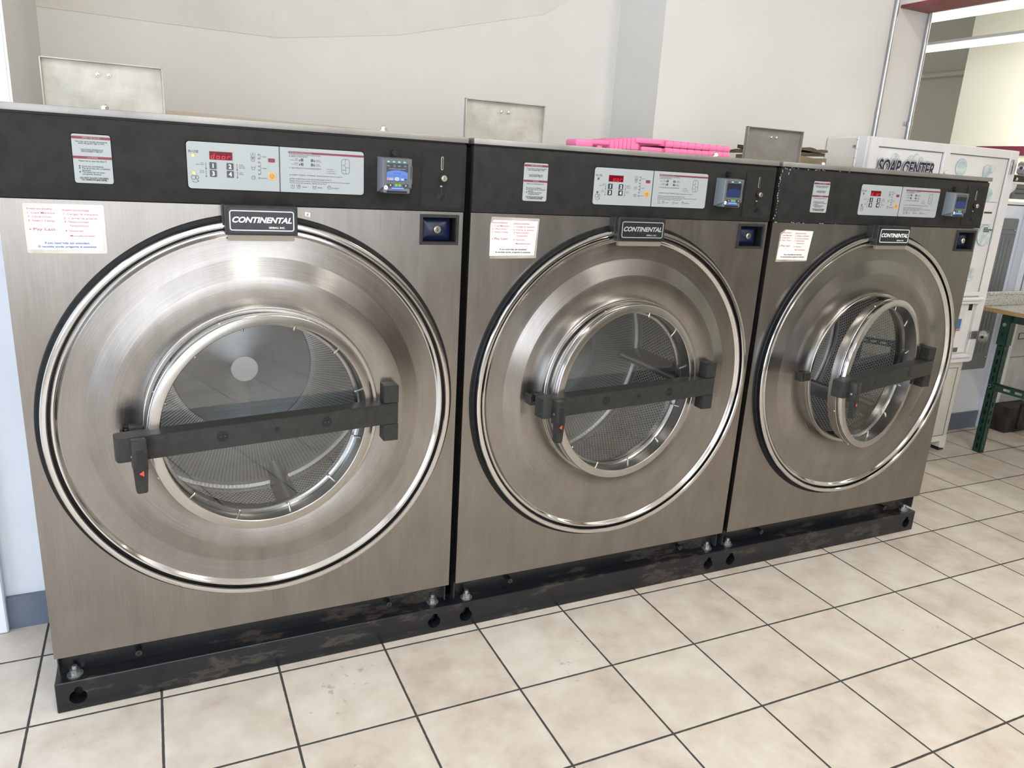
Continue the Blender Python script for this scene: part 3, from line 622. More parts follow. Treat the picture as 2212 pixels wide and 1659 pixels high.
def mk_door_face():
    b = MB(); y = 0
    prof = [(.5090, .012, 'rubber'), (.5088, -.0005, 'rubber'), (.5065, -.0025, 'rubber'), (.4985, -.0030, 'rubber'), (.4955, -.0060, 'rubber'), (.4950, -.0175, 'rubber'), (.4955, -.0190, 'chrome'), (.4960, -.0230, 'chrome'), (.4940, -.0262, 'chrome'), (.4890, -.0275, 'chrome'), (.4835, -.0270, 'chrome'), (.4815, -.0240, 'chrome'), (.4805, -.0120, 'rubber'), (.4765, -.0120, 'chrome'),
            (.4755, -.0185, 'chrome'), (.4730, -.0212, 'chrome'), (.4695, -.0212, 'chrome'), (.4660, -.0190, 'chrome'), (.4625, -.0140, 'chrome'), (.4600, -.0125, 'disc'), (.4080, -.0125, 'disc'), (.4050, -.0130, 'disc'), (.3600, -.0285, 'disc'), (.3570, -.0290, 'disc'), (.2960, -.0295, 'disc'), (.2870, -.0250, 'ring'),
            (.2850, -.0250, 'ring'), (.2845, -.0360, 'ring'), (.2830, -.0375, 'ring'), (.2755, -.0375, 'ring'), (.2740, -.0360, 'ring'), (.2735, .0200, 'ring'), (.3050, .0300, 'ring'), (.3050, .0500, 'ring')]
    b.lathe([(r, yy) for r, yy, _ in prof], 'disc', 192, mats=[m for _, _, m in prof[:-1]])
    return b.mesh('round_front', 28)

def mk_drum():
    b = MB(); b.lathe([(.275, .062), (.290, .058), (.400, .058), (.42, .072), (.42, .485), (.414, .497)], 'drum', 160, uv=True, mats=['chrome', 'cone', 'cone', 'drum', 'chrome'])
    b.lathe([(.414, .497), (.408, .500), (.404, .503), (.212, .512)], 'slots', 160); b.lathe([(.212, .512), (.207, .508), (.198, .507), (.120, .496), (.060, .476), (.044, .468), (.041, .4665)], 'cone', 160)
    b.lathe([(.041, .4665), (.0395, .4655), (0, .4655)], 'hub', 64)
    return b.mesh('drum', 30)
def mk_lifter():
    b = MB(); sec = [(-.036, .425), (-.030, .405), (-.016, .352), (-.008, .341), (0, .338), (.008, .341), (.016, .352), (.030, .405), (.036, .425)]
    y0, y1 = .072, .498; A = [b.bm.verts.new((x, y0+(.425-r)*.25, -r)) for x, r in sec]; B = [b.bm.verts.new((x, y1, -r)) for x, r in sec]
    fs = [b.bm.faces.new((A[i], A[i+1], B[i+1], B[i])) for i in range(len(sec)-1)]+[b.bm.faces.new(list(reversed(A))), b.bm.faces.new(B)]; b._tag(fs, 'cone', True); bmesh.ops.recalc_face_normals(b.bm, faces=b.bm.faces)
    return b.mesh('drum_lifter', 40)

HX, HY, DZ = .840, -.045, .7615      # hinge, door height
def mk_ring():
    b = MB()   # local: axis y, front is -y; front face at -(-.0154)
    f = .0135
    prof = [(.2545, f+.001, 'ring'), (.2560, f, 'ring'), (.2750, f, 'ring'), (.2775, f+.0012, 'chrome'), (.2787, f+.0035, 'chrome'), (.2785, f+.017, 'ring'), (.2770, f+.0185, 'rubber'), (.2770, f+.0210, 'ring'), (.2785, f+.0225, 'ring'), (.2785, f+.030, 'ring'), (.2700, f+.034, 'ring'), (.2685, f+.055, 'ring'),
            (.2660, f+.060, 'rubber'), (.2500, f+.062, 'rubber'), (.2440, f+.058, 'ring'), (.2440, f+.050, 'ring'), (.2500, f+.048, 'ring'), (.2535, f+.044, 'ring')]
    b.lathe([(r, y) for r, y, _ in prof], 'ring', 160, mats=[m for _, _, m in prof], closed=True)
    for i in range(12):
        a = math.radians(12+30*i); c, s = math.cos(a), math.sin(a)
        b.cyl((.2538*c, f+.034, .2538*s), (.2430*c, f+.034, .2430*s), .0030, 'chrome', seg=10); b.sphere((.2425*c, f+.034, .2425*s), .0034, 'chrome', seg=8)
    for i in range(8):
        a = math.radians(22+45*i); b.sphere((.2785*math.cos(a), f+.026, .2785*math.sin(a)), .0032, 'chrome', seg=8)
    return b.mesh('door', 30)
def mk_glass():
    b = MB(); b.lathe([(0, .0555), (.2515, .0555)], 'glass', 96); return b.mesh('glass')
DX = HX-.527  # hinge to ring centre
def mk_bar():
    b = MB(); X = lambda u: DX-u
    z0, z1 = -.0283, .0283; ya, yb = -.025, .0235
    sec = [(X(-.0165), ya), (X(-.0165), yb), (X(.6500), yb), (X(.6625), yb-.004), (X(.6640), ya+.020), (X(.6620), ya+.004), (X(.6560), ya)]
    t = bmesh.new(); A = [t.verts.new((x, y, z0)) for x, y in sec]; B = [t.verts.new((x, y, z1)) for x, y in sec]; t.faces.new(list(reversed(A))); t.faces.new(B); n = len(sec)
    for i in range(n): t.faces.new((A[i], A[(i+1) % n], B[(i+1) % n], B[i]))
    bmesh.ops.recalc_face_normals(t, faces=t.faces); bmesh.ops.bevel(t, geom=list(t.edges), offset=.0012, segments=2, affect='EDGES'); b.merge(t, 'charpaint')
    for u in (.4374, .1825):
        b.cyl((X(u), ya-.0008, .002), (X(u), ya+.004, .002), .0132, 'black', seg=28)
        for k in (-1, 1): b.cyl((X(u)+k*.005, ya-.0012, .002), (X(u)+k*.005, ya, .002), .0012, 'greyface', seg=8)
    b.cyl((X(.3086), ya-.0003, .002), (X(.3086), ya+.004, .002), .0062, 'black', seg=20); return b.mesh('door_bar')
def mk_latch():
    b = MB(); xc = DX-.6195; y0, y1 = -.053, -.024
    b.box(xc-.0155, xc+.0155, y0, y1, .012-.054, .0275, 'charpaint', .002, seg=2)
    b.poly([(xc-.0150, -.035), (xc+.0150, -.035), (xc+.0105, -.094), (xc+.0075, -.0965), (xc-.0085, -.0965), (xc-.0120, -.093)], y0, y0+.017, 'charpaint', None, .001)
    b.box(xc-.0072, xc+.0072, y0-.0006, y0+.001, -.064, .008, 'blackgloss', .0003)
    b.poly([(xc-.0050, -.0490), (xc+.0050, -.0425), (xc+.0050, -.0560)], y0-.0012, y0-.0005, 'red')
    b.cyl((xc-.0165, -.038, -.012), (xc-.0145, -.038, -.012), .004, 'zinc', seg=14); return b.mesh('latch_handle')
def mk_hinge(up):
    b = MB(); z0, z1 = (.7905, .8393) if up else (.6841, .7322)
    pts = [(.8197, -.0673), (.861, -.0673), (.861, -.018), (.8197, -.018)]
    t = bmesh.new(); A = [t.verts.new((x, y, z0)) for x, y in pts]; B = [t.verts.new((x, y, z1)) for x, y in pts]; t.faces.new(list(reversed(A))); t.faces.new(B)
    for i in range(4): t.faces.new((A[i], A[(i+1) % 4], B[(i+1) % 4], B[i]))
    bmesh.ops.recalc_face_normals(t, faces=t.faces); bmesh.ops.bevel(t, geom=list(t.edges), offset=.0015, segments=2, affect='EDGES'); b.merge(t, 'charpaint'); return b.mesh('hinge_block')
def mk_keeper():
    b = MB(); z0, z1 = .7425, .7725; b.box(.193, .243, -.0235, -.030, z0, z1, 'charpaint', .001)
    b.box(.193, .199, -.048, -.028, z0, z1, 'charpaint', .001); b.box(.212, .243, -.044, -.028, z0, z1, 'charpaint', .001); b.box(.198, .213, -.048, -.028, z0, z0+.010, 'charpaint', .001)
    b.cyl((.2055, -.040, z0+.010), (.2055, -.040, z1-.004), .0045, 'blackgloss', seg=14); return b.mesh('latch_keeper')
def mk_body():
    b = MB(); b.box(.003, .006, .02, .86, .10, 1.458, 'bodyside'); b.box(XR-.006, XR-.003, .02, .86, .10, 1.458, 'bodyside'); b.box(.003, XR-.003, .857, .86, .10, 1.458, 'bodyside')
    b.box(.003, XR-.003, .05, .86, .0876, .18, 'blacksteel'); b.box(.006, XR-.006, .020, .024, 1.29, 1.467, 'black'); b.box(.006, XR-.006, .3, .858, .19, .194, 'black'); b.box(.006, XR-.006, .03, .86, 1.462, 1.466, 'bodyside')
    b.box(.004, XR-.004, .054, .056, .18, .27, 'black')
    return b.mesh('cabinet_body')
def mk_fascia():
    b = MB(); b.box(.0, 1.0535, -.0045, .02, 1.2912, 1.4625, 'fascia', .0025, seg=2); b.box(.002, 1.051, .002, .02, 1.46, 1.468, 'black')
    b.cyl((.8553, -.004, 1.4313), (.8553, -.0065, 1.4313), .0100, 'black', seg=28); b.cyl((.8553, -.0065, 1.4313), (.8553, -.013, 1.4313), .0082, 'blackgloss', r2=.0065, seg=28, bevel=.001); return b.mesh('control_fascia')
def mk_top():
    b = MB(); b.box(-.003, 1.0555, -.0105, .86, 1.4668, 1.4818, 'topsheet', .0015, seg=2); return b.mesh('top_sheet')
def mk_nut():
    b = MB(); b.cyl((0, 0, 0), (0, 0, .003), .013, 'nickel', seg=20); b.cyl((0, 0, .003), (0, 0, .010), .0085, 'nickel', seg=6, smooth=False); b.sphere((0, 0, .010), .0070, 'nickel', (1, 1, .8), 14); return b.mesh('cap_nut')
def mk_lid(mm='lid'):
    b = MB(); b.box(-.1315, .1315, 0, .003, 0, .120, mm, .001)
    for q in ((-.1315, -.1285, -.014, 0, 0, .120), (.1285, .1315, -.014, 0, 0, .120), (-.1315, .1315, -.014, 0, .117, .120)): b.box(*q, mm, .0005)
    for x in (-.0125, .0115): b.cyl((x, -.006, .091), (x, 0, .091), .0042, 'nickel', seg=6, smooth=False); b.sphere((x, -.006, .091), .0036, 'nickel', (1, .6, 1), 10)
    b.cyl((-.12, .002, .0), (.12, .002, .0), .004, mm, seg=10); return b.mesh('dispenser_lid')
def mk_stud():
    b = MB(); b.cyl((0, 0, 0), (0, -.024, 0), .0085, 'blacksteel', seg=16); b.cyl((0, -.024, 0), (0, -.026, 0), .003, 'black', seg=10); return b.mesh('panel_screw')
def mk_sticker():
    b = MB(); b.poly([(.6345, 1.2695), (.6470, 1.2665), (.6480, 1.2765), (.6350, 1.2790)], -.0010, 0, 'white'); b.text('#1', .6412, 1.2702, .0052, -.0014, 'ink', align='c', w=.004, bold=.02); return b.mesh('number_sticker')

def mk_residue():
    b = MB(); rnd = random.Random(11)
    for k in range(26):
        z = 1.462-.17*(k/26)**1.6; x = rnd.uniform(-.006, .004) if k > 6 else rnd.uniform(-.004, .035); r = rnd.uniform(.0008, .0028); pts = [(x+r*rnd.uniform(.5, 1.2)*math.cos(a)*.7, z+r*rnd.uniform(.6, 1.8)*math.sin(a)) for a in [i*PI/4 for i in range(8)]]
        b.poly(pts, -.0056, -.0040, 'dullwhite')
    for k in range(30):
        x = .003+.30*rnd.random()**1.5; z = (1.4640, 1.2905)[k % 2]+rnd.uniform(-.0012, .0012); r = rnd.uniform(.0006, .0016); b.poly([(x-2*r, z), (x, z-r), (x+3*r, z), (x, z+r)], -.0056, -.0035, 'dullwhite')
    return b.mesh('white_residue')
ME = dict(front=mk_front_panel(), warn=mk_warning(), lock=mk_lockbox(), coin=mk_coin(), face=mk_door_face(), drum=mk_drum(), lifter=mk_lifter(), ring=mk_ring(), glass=mk_glass(), bar=mk_bar(), latch=mk_latch(), hu=mk_hinge(True), hl=mk_hinge(False),
          keeper=mk_keeper(), body=mk_body(), fascia=mk_fascia(), top=mk_top(), nut=mk_nut(), lid=mk_lid(), stud=mk_stud())
ANG = (.1500, .1200, .2410)
LIFT = (-14, -84, 66)
NUTS = (((.2145, .106), (.842, .04)), ((.352, .30), (.834, .04)), ((.333, .146), (.958, .12)))
WLAB = ('front-loading washer at the left of the row, number sticker by its badge, yellow indicators lit', 'front-loading washer in the middle of the row, pink folded crate on its top', 'front-loading washer at the right end of the row, beside the white soap cabinet')
for i in range(3):
    w = thing('washing_machine', WLAB[i], 'washing machine', (i*PI_T, 0, .0876), 'stainless front-loading washers in a row')
    Z = -.0876
    def P_(name, me, loc=(0, 0, 0), rot=0, label=None, par=None): return link(name, me, par or w, (loc[0], loc[1], loc[2]+(Z if par is None else 0)), rot, label)
    P_('cabinet_body', ME['body']); P_('front_panel', ME['front'], label='brushed stainless front panel'); fa = P_('control_fascia', ME['fascia']); P_('top_sheet', ME['top'])
    P_('round_front', ME['face'], (CX, 0, CZ), label='spun stainless disc with chrome rim and black gasket')
    dr = P_('drum', ME['drum'], (CX, 0, CZ), label='perforated stainless drum')
    for k in range(3):
        l_ = link('drum_lifter', ME['lifter'], dr); l_.rotation_euler = (0, math.radians(LIFT[i]+120*k), 0)
    P_('warning_label', ME['warn']); P_('control_label', mk_control(i), label=('grey control label, red display reads door, two yellow lights', 'grey control label, red display reads oor', 'grey control label, red display reads door, lights off')[i])
    P_('card_reader', mk_reader(i), label='grey card reader with lit blue screen' if i == 0 else 'grey card reader with dim screen')
    P_('coin_panel', ME['coin']); P_('lock_box', ME['lock'], label='recessed navy lock plate in charcoal frame')
    P_('brand_badge', mk_badge(i), label='black badge with white italic lettering' if i != 1 else 'black badge with dulled grey lettering')
    P_('instruction_sheet', mk_notice(i), label=('laminated bilingual instruction sheet', 'torn laminated bilingual instruction sheet', 'tilted curling bilingual instruction sheet')[i])
    if i == 0: P_('number_sticker', mk_sticker())
    if i == 2: o = P_('white_residue', mk_residue(), label='chalky white detergent residue along the edges'); o['kind'] = 'stuff'
    P_('hinge_block', ME['hu']); P_('hinge_block', ME['hl']); P_('latch_keeper', ME['keeper'])
    a = ANG[i]
    d = P_('door', ME['ring'], (HX-DX*math.cos(a), HY-DX*math.sin(a), DZ), a, 'round steel-rimmed glass door, ajar')
    link('door_glass', ME['glass'], d); link('door_bar', ME['bar'], d); link('latch_handle', ME['latch'], d, label='black lever with a red triangle')
    for (nx, ny) in NUTS[i]: P_('cap_nut', ME['nut'], (nx, ny, 1.4815))
    P_('dispenser_lid', mk_lid('liddark') if i == 2 else ME['lid'], (.211, .28, 1.482 if i else 1.480), label='raised soap dispenser lid')
    for sx_ in (.187, .871) if i == 0 else (.204, .889): P_('panel_screw', ME['stud'], (sx_, .052, .116))

# ------------------------------------------------------------------ black steel base under the row
t = thing('steel_base', 'long black painted steel base under the three washers', 'base', (0, 0, 0))
b = MB(); X1 = 2*PI_T+XR+.0076; b.box(-.0076, X1, .0044, .85, 0, .0876, 'blacksteel', .003, seg=2); o = b.build('base_beam', t)
cs = []
for i in range(3):
    for hx in (.042, XR-.042):
        c = MB(); c.cyl((i*PI_T+hx, -.01, .0390), (i*PI_T+hx, .05, .0390), .0205, 'black', seg=24); cs.append(c)
        c = MB(); c.cyl((i*PI_T+hx+.002, -.01, .0590), (i*PI_T+hx+.002, .045, .0590), .0095, 'black', seg=16); cs.append(c)
cut(o, cs)
b = MB(); b.cyl((0, 0, 0), (0, 0, .003), .019, 'zinc', seg=24); b.cyl((0, 0, .003), (0, 0, .016), .0125, 'zinc', seg=6, smooth=False); b.cyl((0, 0, .016), (0, 0, .027), .0070, 'zinc', seg=14, bevel=.001); me = b.mesh('anchor_bolt')
for x, y in ((.0375, .034), (1.0150, .041), (1.1245, .029), (2.0953, .038), (2.1925, .036), (3.1612, .030)): link('anchor_bolt', me, t, (x, y, .0876), random.random())
b = MB(); b.cyl((0, .022, 0), (0, .034, 0), .011, 'blacksteel', seg=6, smooth=False); me = b.mesh('inner_bolt')
for i in range(3):
    for hx in (.042, XR-.042): link('inner_bolt', me, t, (i*PI_T+hx+.003, .018, .034))

# ------------------------------------------------------------------ pink folded crate on the middle washer
t = thing('folding_crate', 'pink plastic folding crate lying collapsed on the middle washer', 'crate', (1.612, .25, 1.4818), rot=0)
def pinkbar(x0, x1, y, z, r, n, grooves=True):
    b = MB(); L_ = (x1-x0)/n
    for k in range(n): b.cyl((x0+k*L_+.0008, y, z), (x0+(k+1)*L_-.0008, y, z), r, 'pink', seg=16, bevel=.0015)
    b.cyl((x0, y, z), (x1, y, z), r*.82, 'pink', seg=12); return b
pinkbar(.190, .488, -.12, .0105, .0095, 9).build('lower_panel_edge', t); pinkbar(.190, .488, -.12, .0305, .0095, 9).build('upper_panel_edge', t)
b = MB(); b.box(.185, .490, -.115, .20, .004, .017, 'pink', .004, seg=2); b.build('lower_panel', t)
b = MB(); b.poly([(.170, .024), (.47, .024), (.49, .030), (.40, .040), (.20, .043), (.16, .043)], -.113, .20, 'pink', None, .002); b.build('upper_panel', t)
b = MB()
for k in range(6): b.box(-.040+k*.017, -.024+k*.017, -.12, .18, .003+.0006*k, .030+.0022*k, 'pink', .003, seg=2)
b.box(.055, .080, -.12, .18, .004, .042, 'pink', .008, seg=3); b.box(.05, .095, -.10, .18, .002, .036, 'pink', .003); b.build('hinge_block_end', t)
b = MB(); b.box(.060, .178, -.13, -.105, .0270, .0425, 'pink', .005, seg=3); b.build('upper_arm', t)
b = MB(); b.box(.088, .178, -.128, -.105, .0035, .0175, 'pink', .005, seg=3); b.build('lower_arm', t)
b = MB(); b.box(-.120, -.030, -.11, -.095, .014, .026, 'pink', .003); b.box(-.120, -.030, -.03, -.015, .014, .026, 'pink', .003); b.box(-.175, -.105, -.11, .0, .002, .026, 'pink', .009, seg=3); b.box(-.085, -.065, -.10, .11, .003, .014, 'pink', .002); b.build('carry_handle', t)
for o in t.children: o.scale = (.87, .62, 1.0); o.location.y = -.045

# brown folded cardboard behind the right washer's lid, and the tan board behind the left one
t = thing('cardboard_stack', 'crumpled brown cardboard pieces behind the right-hand washer lid', 'cardboard', (2.60, .55, 1.4818))
def crumple(x0, x1, y0, y1, z0, z1, m, amp, sd):
    rnd = random.Random(sd); b = MB(); n, k = 14, 6; V = {}
    for i in range(n+1):
        for j in range(k+1):
            for s_ in (0, 1): V[i, j, s_] = b.bm.verts.new((x0+(x1-x0)*i/n, y0+(y1-y0)*j/k, (z0, z1)[s_]+(rnd.uniform(-amp, amp) if s_ else 0)+amp*math.sin(i*.7+sd)))
    fs = []
    for i in range(n):
        for j in range(k): fs += [b.bm.faces.new((V[i, j, 1], V[i+1, j, 1], V[i+1, j+1, 1], V[i, j+1, 1])), b.bm.faces.new((V[i, j+1, 0], V[i+1, j+1, 0], V[i+1, j, 0], V[i, j, 0]))]
        fs += [b.bm.faces.new((V[i, 0, 0], V[i+1, 0, 0], V[i+1, 0, 1], V[i, 0, 1])), b.bm.faces.new((V[i+1, k, 0], V[i, k, 0], V[i, k, 1], V[i+1, k, 1]))]
    for j in range(k): fs += [b.bm.faces.new((V[0, j, 1], V[0, j+1, 1], V[0, j+1, 0], V[0, j, 0])), b.bm.faces.new((V[n, j, 0], V[n, j+1, 0], V[n, j+1, 1], V[n, j, 1]))]
    b._tag(fs, m); return b
crumple(.02, .325, 0, .22, .003, .046, 'brownlight', .002, 3).build('lower_sheet', t); crumple(.0, .32, .01, .24, .052, .066, 'brown', .0025, 5).build('middle_sheet', t); crumple(.03, .325, .0, .23, .070, .082, 'brown', .003, 9).build('upper_sheet', t)
b = MB(); b.poly([(.34, 0), (1.02, 0), (1.02, .0265), (.34, .038)], .70, .72, 'plank'); tag(b.build('wooden_board', None, (0, 0, 1.4818)), 'thin tan board standing at the back of the left washer', 'board')

# ------------------------------------------------------------------ conduits on the back wall
def conduit(x, y, ztop, zb, clamp_z, label, jog):
    t = thing('electrical_conduit', label, 'pipe', (x, y, 1.0), 'galvanised conduits on the back wall')
    b = MB(); b.cyl((0, 0, zb-1.0), (0, 0, ztop-1.0), .0105, 'conduit', seg=18)
    b.build('tube', t)
    b = MB(); b.cyl((0, 0, -.009), (0, 0, .009), .0128, 'conduit', seg=18); 
    if jog > 2: b.box(-.034, 0, .0085, .0115, -.009, .009, 'conduit', .0005); b.cyl((-.026, .009, 0), (-.026, .003, 0), .005, 'nickel', seg=10)
    b.build('strap', t, (0, 0, clamp_z-1.0))
conduit(3.598, .906, 3.25, 1.650, 1.78, 'galvanised conduit, left of the two beside the maroon beam', 1.735)
conduit(3.838, .906, 3.25, 1.650, 1.745, 'galvanised conduit at the wall end, right of the two', 2.6)

# ------------------------------------------------------------------ soap vending cabinet
t = thing('soap_cabinet', 'white vending cabinet with bubble artwork reading SOAP CENTER', 'vending machine', (3.30, .67, 0))
Y = lambda y: y-.67
def CB(): return MB()
b = CB(); b.box(0, 1.085, .0, .245, .52, 1.648, 'cabwhite', .004, seg=2); b.box(-.002, .0, .01, .06, .53, 1.646, 'cabwhite'); b.build('upper_housing', t)
b = CB(); b.box(.01, 1.045, .008, .24, .055, .52, 'cabcream', .003, seg=2); b.build('lower_housing', t, label='cream lower housing')
# face frame (stiles and rails) proud of recessed panels
b = CB(); f0, f1 = -.012, .0
b.poly([(.0, .53), (.055, .53), (.055, 1.646), (.0, 1.646)], f0, f1, 'cabwhite', None, .002); b.box(1.026, 1.085, f0, f1, .53, 1.646, 'cabwhite', .002); b.box(.055, 1.026, f0, f1, 1.606, 1.646, 'cabwhite', .002); b.box(.514, .552, f0-.002, f1, .90, 1.612, 'cabwhite', .002)
b.box(.055, 1.030, f0, f1, .895, .915, 'cabwhite', .002); b.box(.02, 1.040, f0-.020, f1, .870, .888, 'cabwhite', .004); b.box(.02, 1.030, f0-.012, f1, .853, .870, 'cabwhite', .003)
b.box(.02, 1.034, f0-.020, f1, .555, .575, 'cabwhite', .004); b.box(.0, 1.06, f0-.008, f1, .527, .553, 'cabwhite', .003); b.build('face_frame', t)
b = CB()
for q in ((.056, .058, .915, 1.606), (.056, .513, 1.603, 1.606), (.512, .514, .915, 1.606), (.552, .554, .915, 1.606), (.552, 1.026, 1.603, 1.606), (1.024, 1.026, .915, 1.606)): b.box(q[0], q[1], -.0014, 0, q[2], q[3], 'greyface')
b.box(.554, 1.010, -.0016, 0, 1.3855, 1.3870, 'greyplastic'); b.box(.60, 1.000, -.0016, 0, 1.2700, 1.2712, 'greyplastic'); b.build('panel_seams', t)
b = CB(); b.rrect(.925, .985, 1.3285, 1.3355, .001, -.003, 0, 'black'); b.build('coin_slot', t)
b = CB(); yy = -.0005
b.text('SOAP CENTER', .0715, 1.4905, .0605, yy-.0112, 'navyink', w=.388, bold=.03, shear=.16); b.text('SOAP CENTER', .0688, 1.4905, .0605, yy-.0106, 'cabwhite', w=.3934, bold=.07, shear=.16); b.text('SOAP CENTER', .0675, 1.4905, .0605, yy-.0100, 'navyink', w=.3961, bold=.086, shear=.16); b.build('sign_lettering', t, label='navy SOAP CENTER lettering outlined in white')
def bubble(x, z, r, sx=1.0, rot=0):
    b.disc(x, z, r, yy+.0006-.0002*len(t.children), 'bubblerim', sx=sx, n=32); b.disc(x, z, r*.94, yy+.0005-.0002*len(t.children), 'bubble', sx=sx, n=32)
for q in ((.187, 1.553, .030), (.058, 1.530, .026), (.297, 1.553, .028), (.332, 1.570, .020), (.367, 1.563, .014), (.400, 1.510, .02), (.668, 1.545, .042), (.872, 1.538, .030), (.868, 1.518, .022), (.912, 1.548, .020), (.920, 1.42, .034), (.962, 1.215, .055), (.918, 1.010, .034), (.75, 1.12, .05), (.62, 1.3, .04)):
    b = CB(); bubble(*q); b.build('bubble_print', t)
b = CB(); rnd = random.Random(5)
for z_, n_ in ((1.251, 2), (1.242, 4), (1.233, 3)):
    x_ = .941
    for k in range(n_): w_ = rnd.uniform(.010, .016); b.box(x_, x_+w_, yy-.0075, yy-.0070, z_, z_+.0052, 'ink'); x_ += w_+.003
b.build('printed_notice', t)
b = CB(); b.box(.055, 1.012, -.004, 0, .580, .848, 'cabwhite', .001); b.box(1.012, 1.016, -.002, 0, .585, .855, 'greyface'); b.box(.968, .998, -.0052, -.003, .8150, .8490, 'black'); b.box(.885, .945, -.0055, -.003, .70, .825, 'paperwhite'); b.box(.893, .930, -.0062, -.005, .715, .77, 'sticker'); b.box(.893, .93, -.0062, -.005, .705, .712, 'red'); b.box(.90, .95, -.0052, -.003, .585, .61, 'greyface'); b.build('dispensing_door', t)
b = CB(); b.frame(.035, 1.010, .090, .490, .0016, .0062, .0085, 'black'); b.box(.02, 1.042, .003, .010, .056, .086, 'cabcream', .002); b.build('lower_door', t)
for fx in (.99, .03):
    b = CB(); rnd = random.Random(3); pts = [(0, .056), (.055, .056), (.052, .012)]+[(.052-.008*k, .012+rnd.uniform(-.006, .010)) for k in range(1, 6)]+[(.0, .022)]; b.poly(pts, .0, .05, 'cabcream'); b.box(.006, .05, .003, .048, .0, .03, 'grime'); b.build('foot', t, (fx, .004, 0), label='cream foot with chipped black bottom')
b = CB(); b.box(-.0035, .0, .062, .243, .535, 1.640, 'cabcream', .001); b.cyl((-.004, .061, .53), (-.004, .061, 1.645), .0035, 'cabwhite', seg=10)
for k in range(28): b.box(-.0082, -.0035, .0575, .0645, .55+k*.04, .5515+k*.04, 'greyface')
b.cyl((-.0035, .075, 1.602), (-.010, .075, 1.602), .007, 'zinc', seg=16); b.build('side_door', t, label='plain cream side door with piano hinge')
b = CB(); b.box(1.038, 1.050, -.018, -.010, 1.530, 1.602, 'zinc', .001); b.cyl((1.036, -.016, 1.53), (1.036, -.016, 1.602), .004, 'zinc', seg=10); b.build('hasp', t)
b = CB(); b.box(1.02, 1.075, -.016, -.010, .655, .700, 'zinc', .001); b.build('hasp', t)
# round puck padlocks hanging on the hasps
def puck(x, y, z, label, d):
    b = MB(); d = Vector(d).normalized(); c = Vector((0, 0, 0)); b.cyl(c-d*.020, c+d*.020, .0340, 'zinc', seg=40, bevel=.006); b.cyl(c+d*.020, c+d*.0212, .025, 'conduit', seg=32); s = d.cross(Vector((0, 0, 1)))
    b.cyl(c-d*.002-s*.02, c-d*.002-s*.0350, .008, 'black', seg=14); b.cyl(c-d*.002+s*.02, c-d*.002+s*.0350, .008, 'black', seg=14)
    tag(b.build('puck_padlock', None, (x, y, z)), label, 'padlock', 'round padlocks on the soap cabinet')
puck(4.398, .632, .673, 'round steel padlock low on the cabinet, beside the green table leg', (.42, -.9, 0)); puck(4.392, .630, 1.563, 'round steel padlock at the top right corner of the soap cabinet', (.42, -.9, 0))

# ------------------------------------------------------------------ green-legged folding table
t = thing('folding_table', 'granite-look laundry folding table on dark green slotted legs', 'table', (4.45, -.8, 0))
TW, TD, TH = 1.0, 1.52, .828
b = MB(); b.box(0, TW, 0, TD, TH-.024, TH-.002, 'wood', .001); b.build('table_edge', t, label='brown particle board core'); b = MB(); b.box(-.0005, TW, -.0005, TD, TH-.002, TH, 'granite'); b.build('laminate_top', t)
b = MB(); b.box(0, TW, TD-.020, TD, TH, TH+.078, 'granite', .004, seg=2); b.box(0, TW, TD-.024, TD-.018, TH+.060, TH+.078, 'granite', .003, seg=2); b.build('backsplash', t)
def slotted(b, p, ax, n, z0, z1, w, side):
    """face plate with vertical slots. p corner, ax 'x' or 'y' = direction of width"""
    def bx(a0, a1, za, zb):
        if ax == 'x': b.box(p[0]+a0, p[0]+a1, p[1], p[1]+.0025, za, zb, 'green')
        else: b.box(p[0], p[0]+.0025, p[1]+a0, p[1]+a1, za, zb, 'green')
    bx(0, w*.36, z0, z1); bx(w*.64, w, z0, z1); st = (z1-z0)/n
    for k in range(n): bx(w*.36, w*.64, z0+k*st, z0+k*st+st*.45)
def leg(x, y, sx_, sy_):
    b = MB(); w = .042; zt = TH-.08
    slotted(b, (0 if sx_ > 0 else w-.0025, 0), 'y', 15, 0, zt, w, 1); slotted(b, (0, 0 if sy_ > 0 else w-.0025), 'x', 15, 0, zt, w, 1); b.box(.006 if sx_ > 0 else .012, .030 if sx_ > 0 else .036, .006 if sy_ > 0 else .012, .030 if sy_ > 0 else .036, .003, zt, 'black'); b.build('leg', t, (x, y, 0))
leg(.055, 1.372, 1, 1); leg(.055, .10, 1, 1); leg(.90, 1.372, -1, 1); leg(.90, .10, -1, 1)
b = MB(); b.box(.05, .054, 1.366, 1.42, TH-.20, TH-.024, 'green', .001); b.box(.05, .10, 1.366, 1.37, TH-.20, TH-.024, 'green', .001); b.cyl((.05, 1.395, TH-.085), (.046, 1.395, TH-.085), .010, 'zinc', seg=14); b.cyl((.05, 1.395, TH-.14), (.048, 1.395, TH-.14), .009, 'black', seg=14); b.build('corner_bracket', t)
b = MB(); b.box(.06, .064, .10, 1.39, TH-.070, TH-.025, 'green', .001); b.box(.06, .09, .10, 1.39, TH-.030, TH-.025, 'green'); b.build('top_rail', t)
b = MB(); b.box(.05, .93, 1.375, 1.379, TH-.066, TH-.025, 'green', .001); b.build('top_rail', t)
def rail(x, y0, y1, z):
    b = MB(); n = 20; b.box(x, x+.0025, y0, y1, z, z+.013, 'green'); b.box(x, x+.0025, y0, y1, z+.027, z+.04, 'green'); st = (y1-y0)/n
    for k in range(n): b.box(x, x+.0025, y0+k*st, y0+k*st+st*.4, z+.013, z+.027, 'green')
    b.box(x, x+.03, y0, y1, z+.0375, z+.04, 'green'); b.build('lower_rail', t)
rail(.050, .10, 1.385, .372); rail(.94, .10, 1.385, .372)
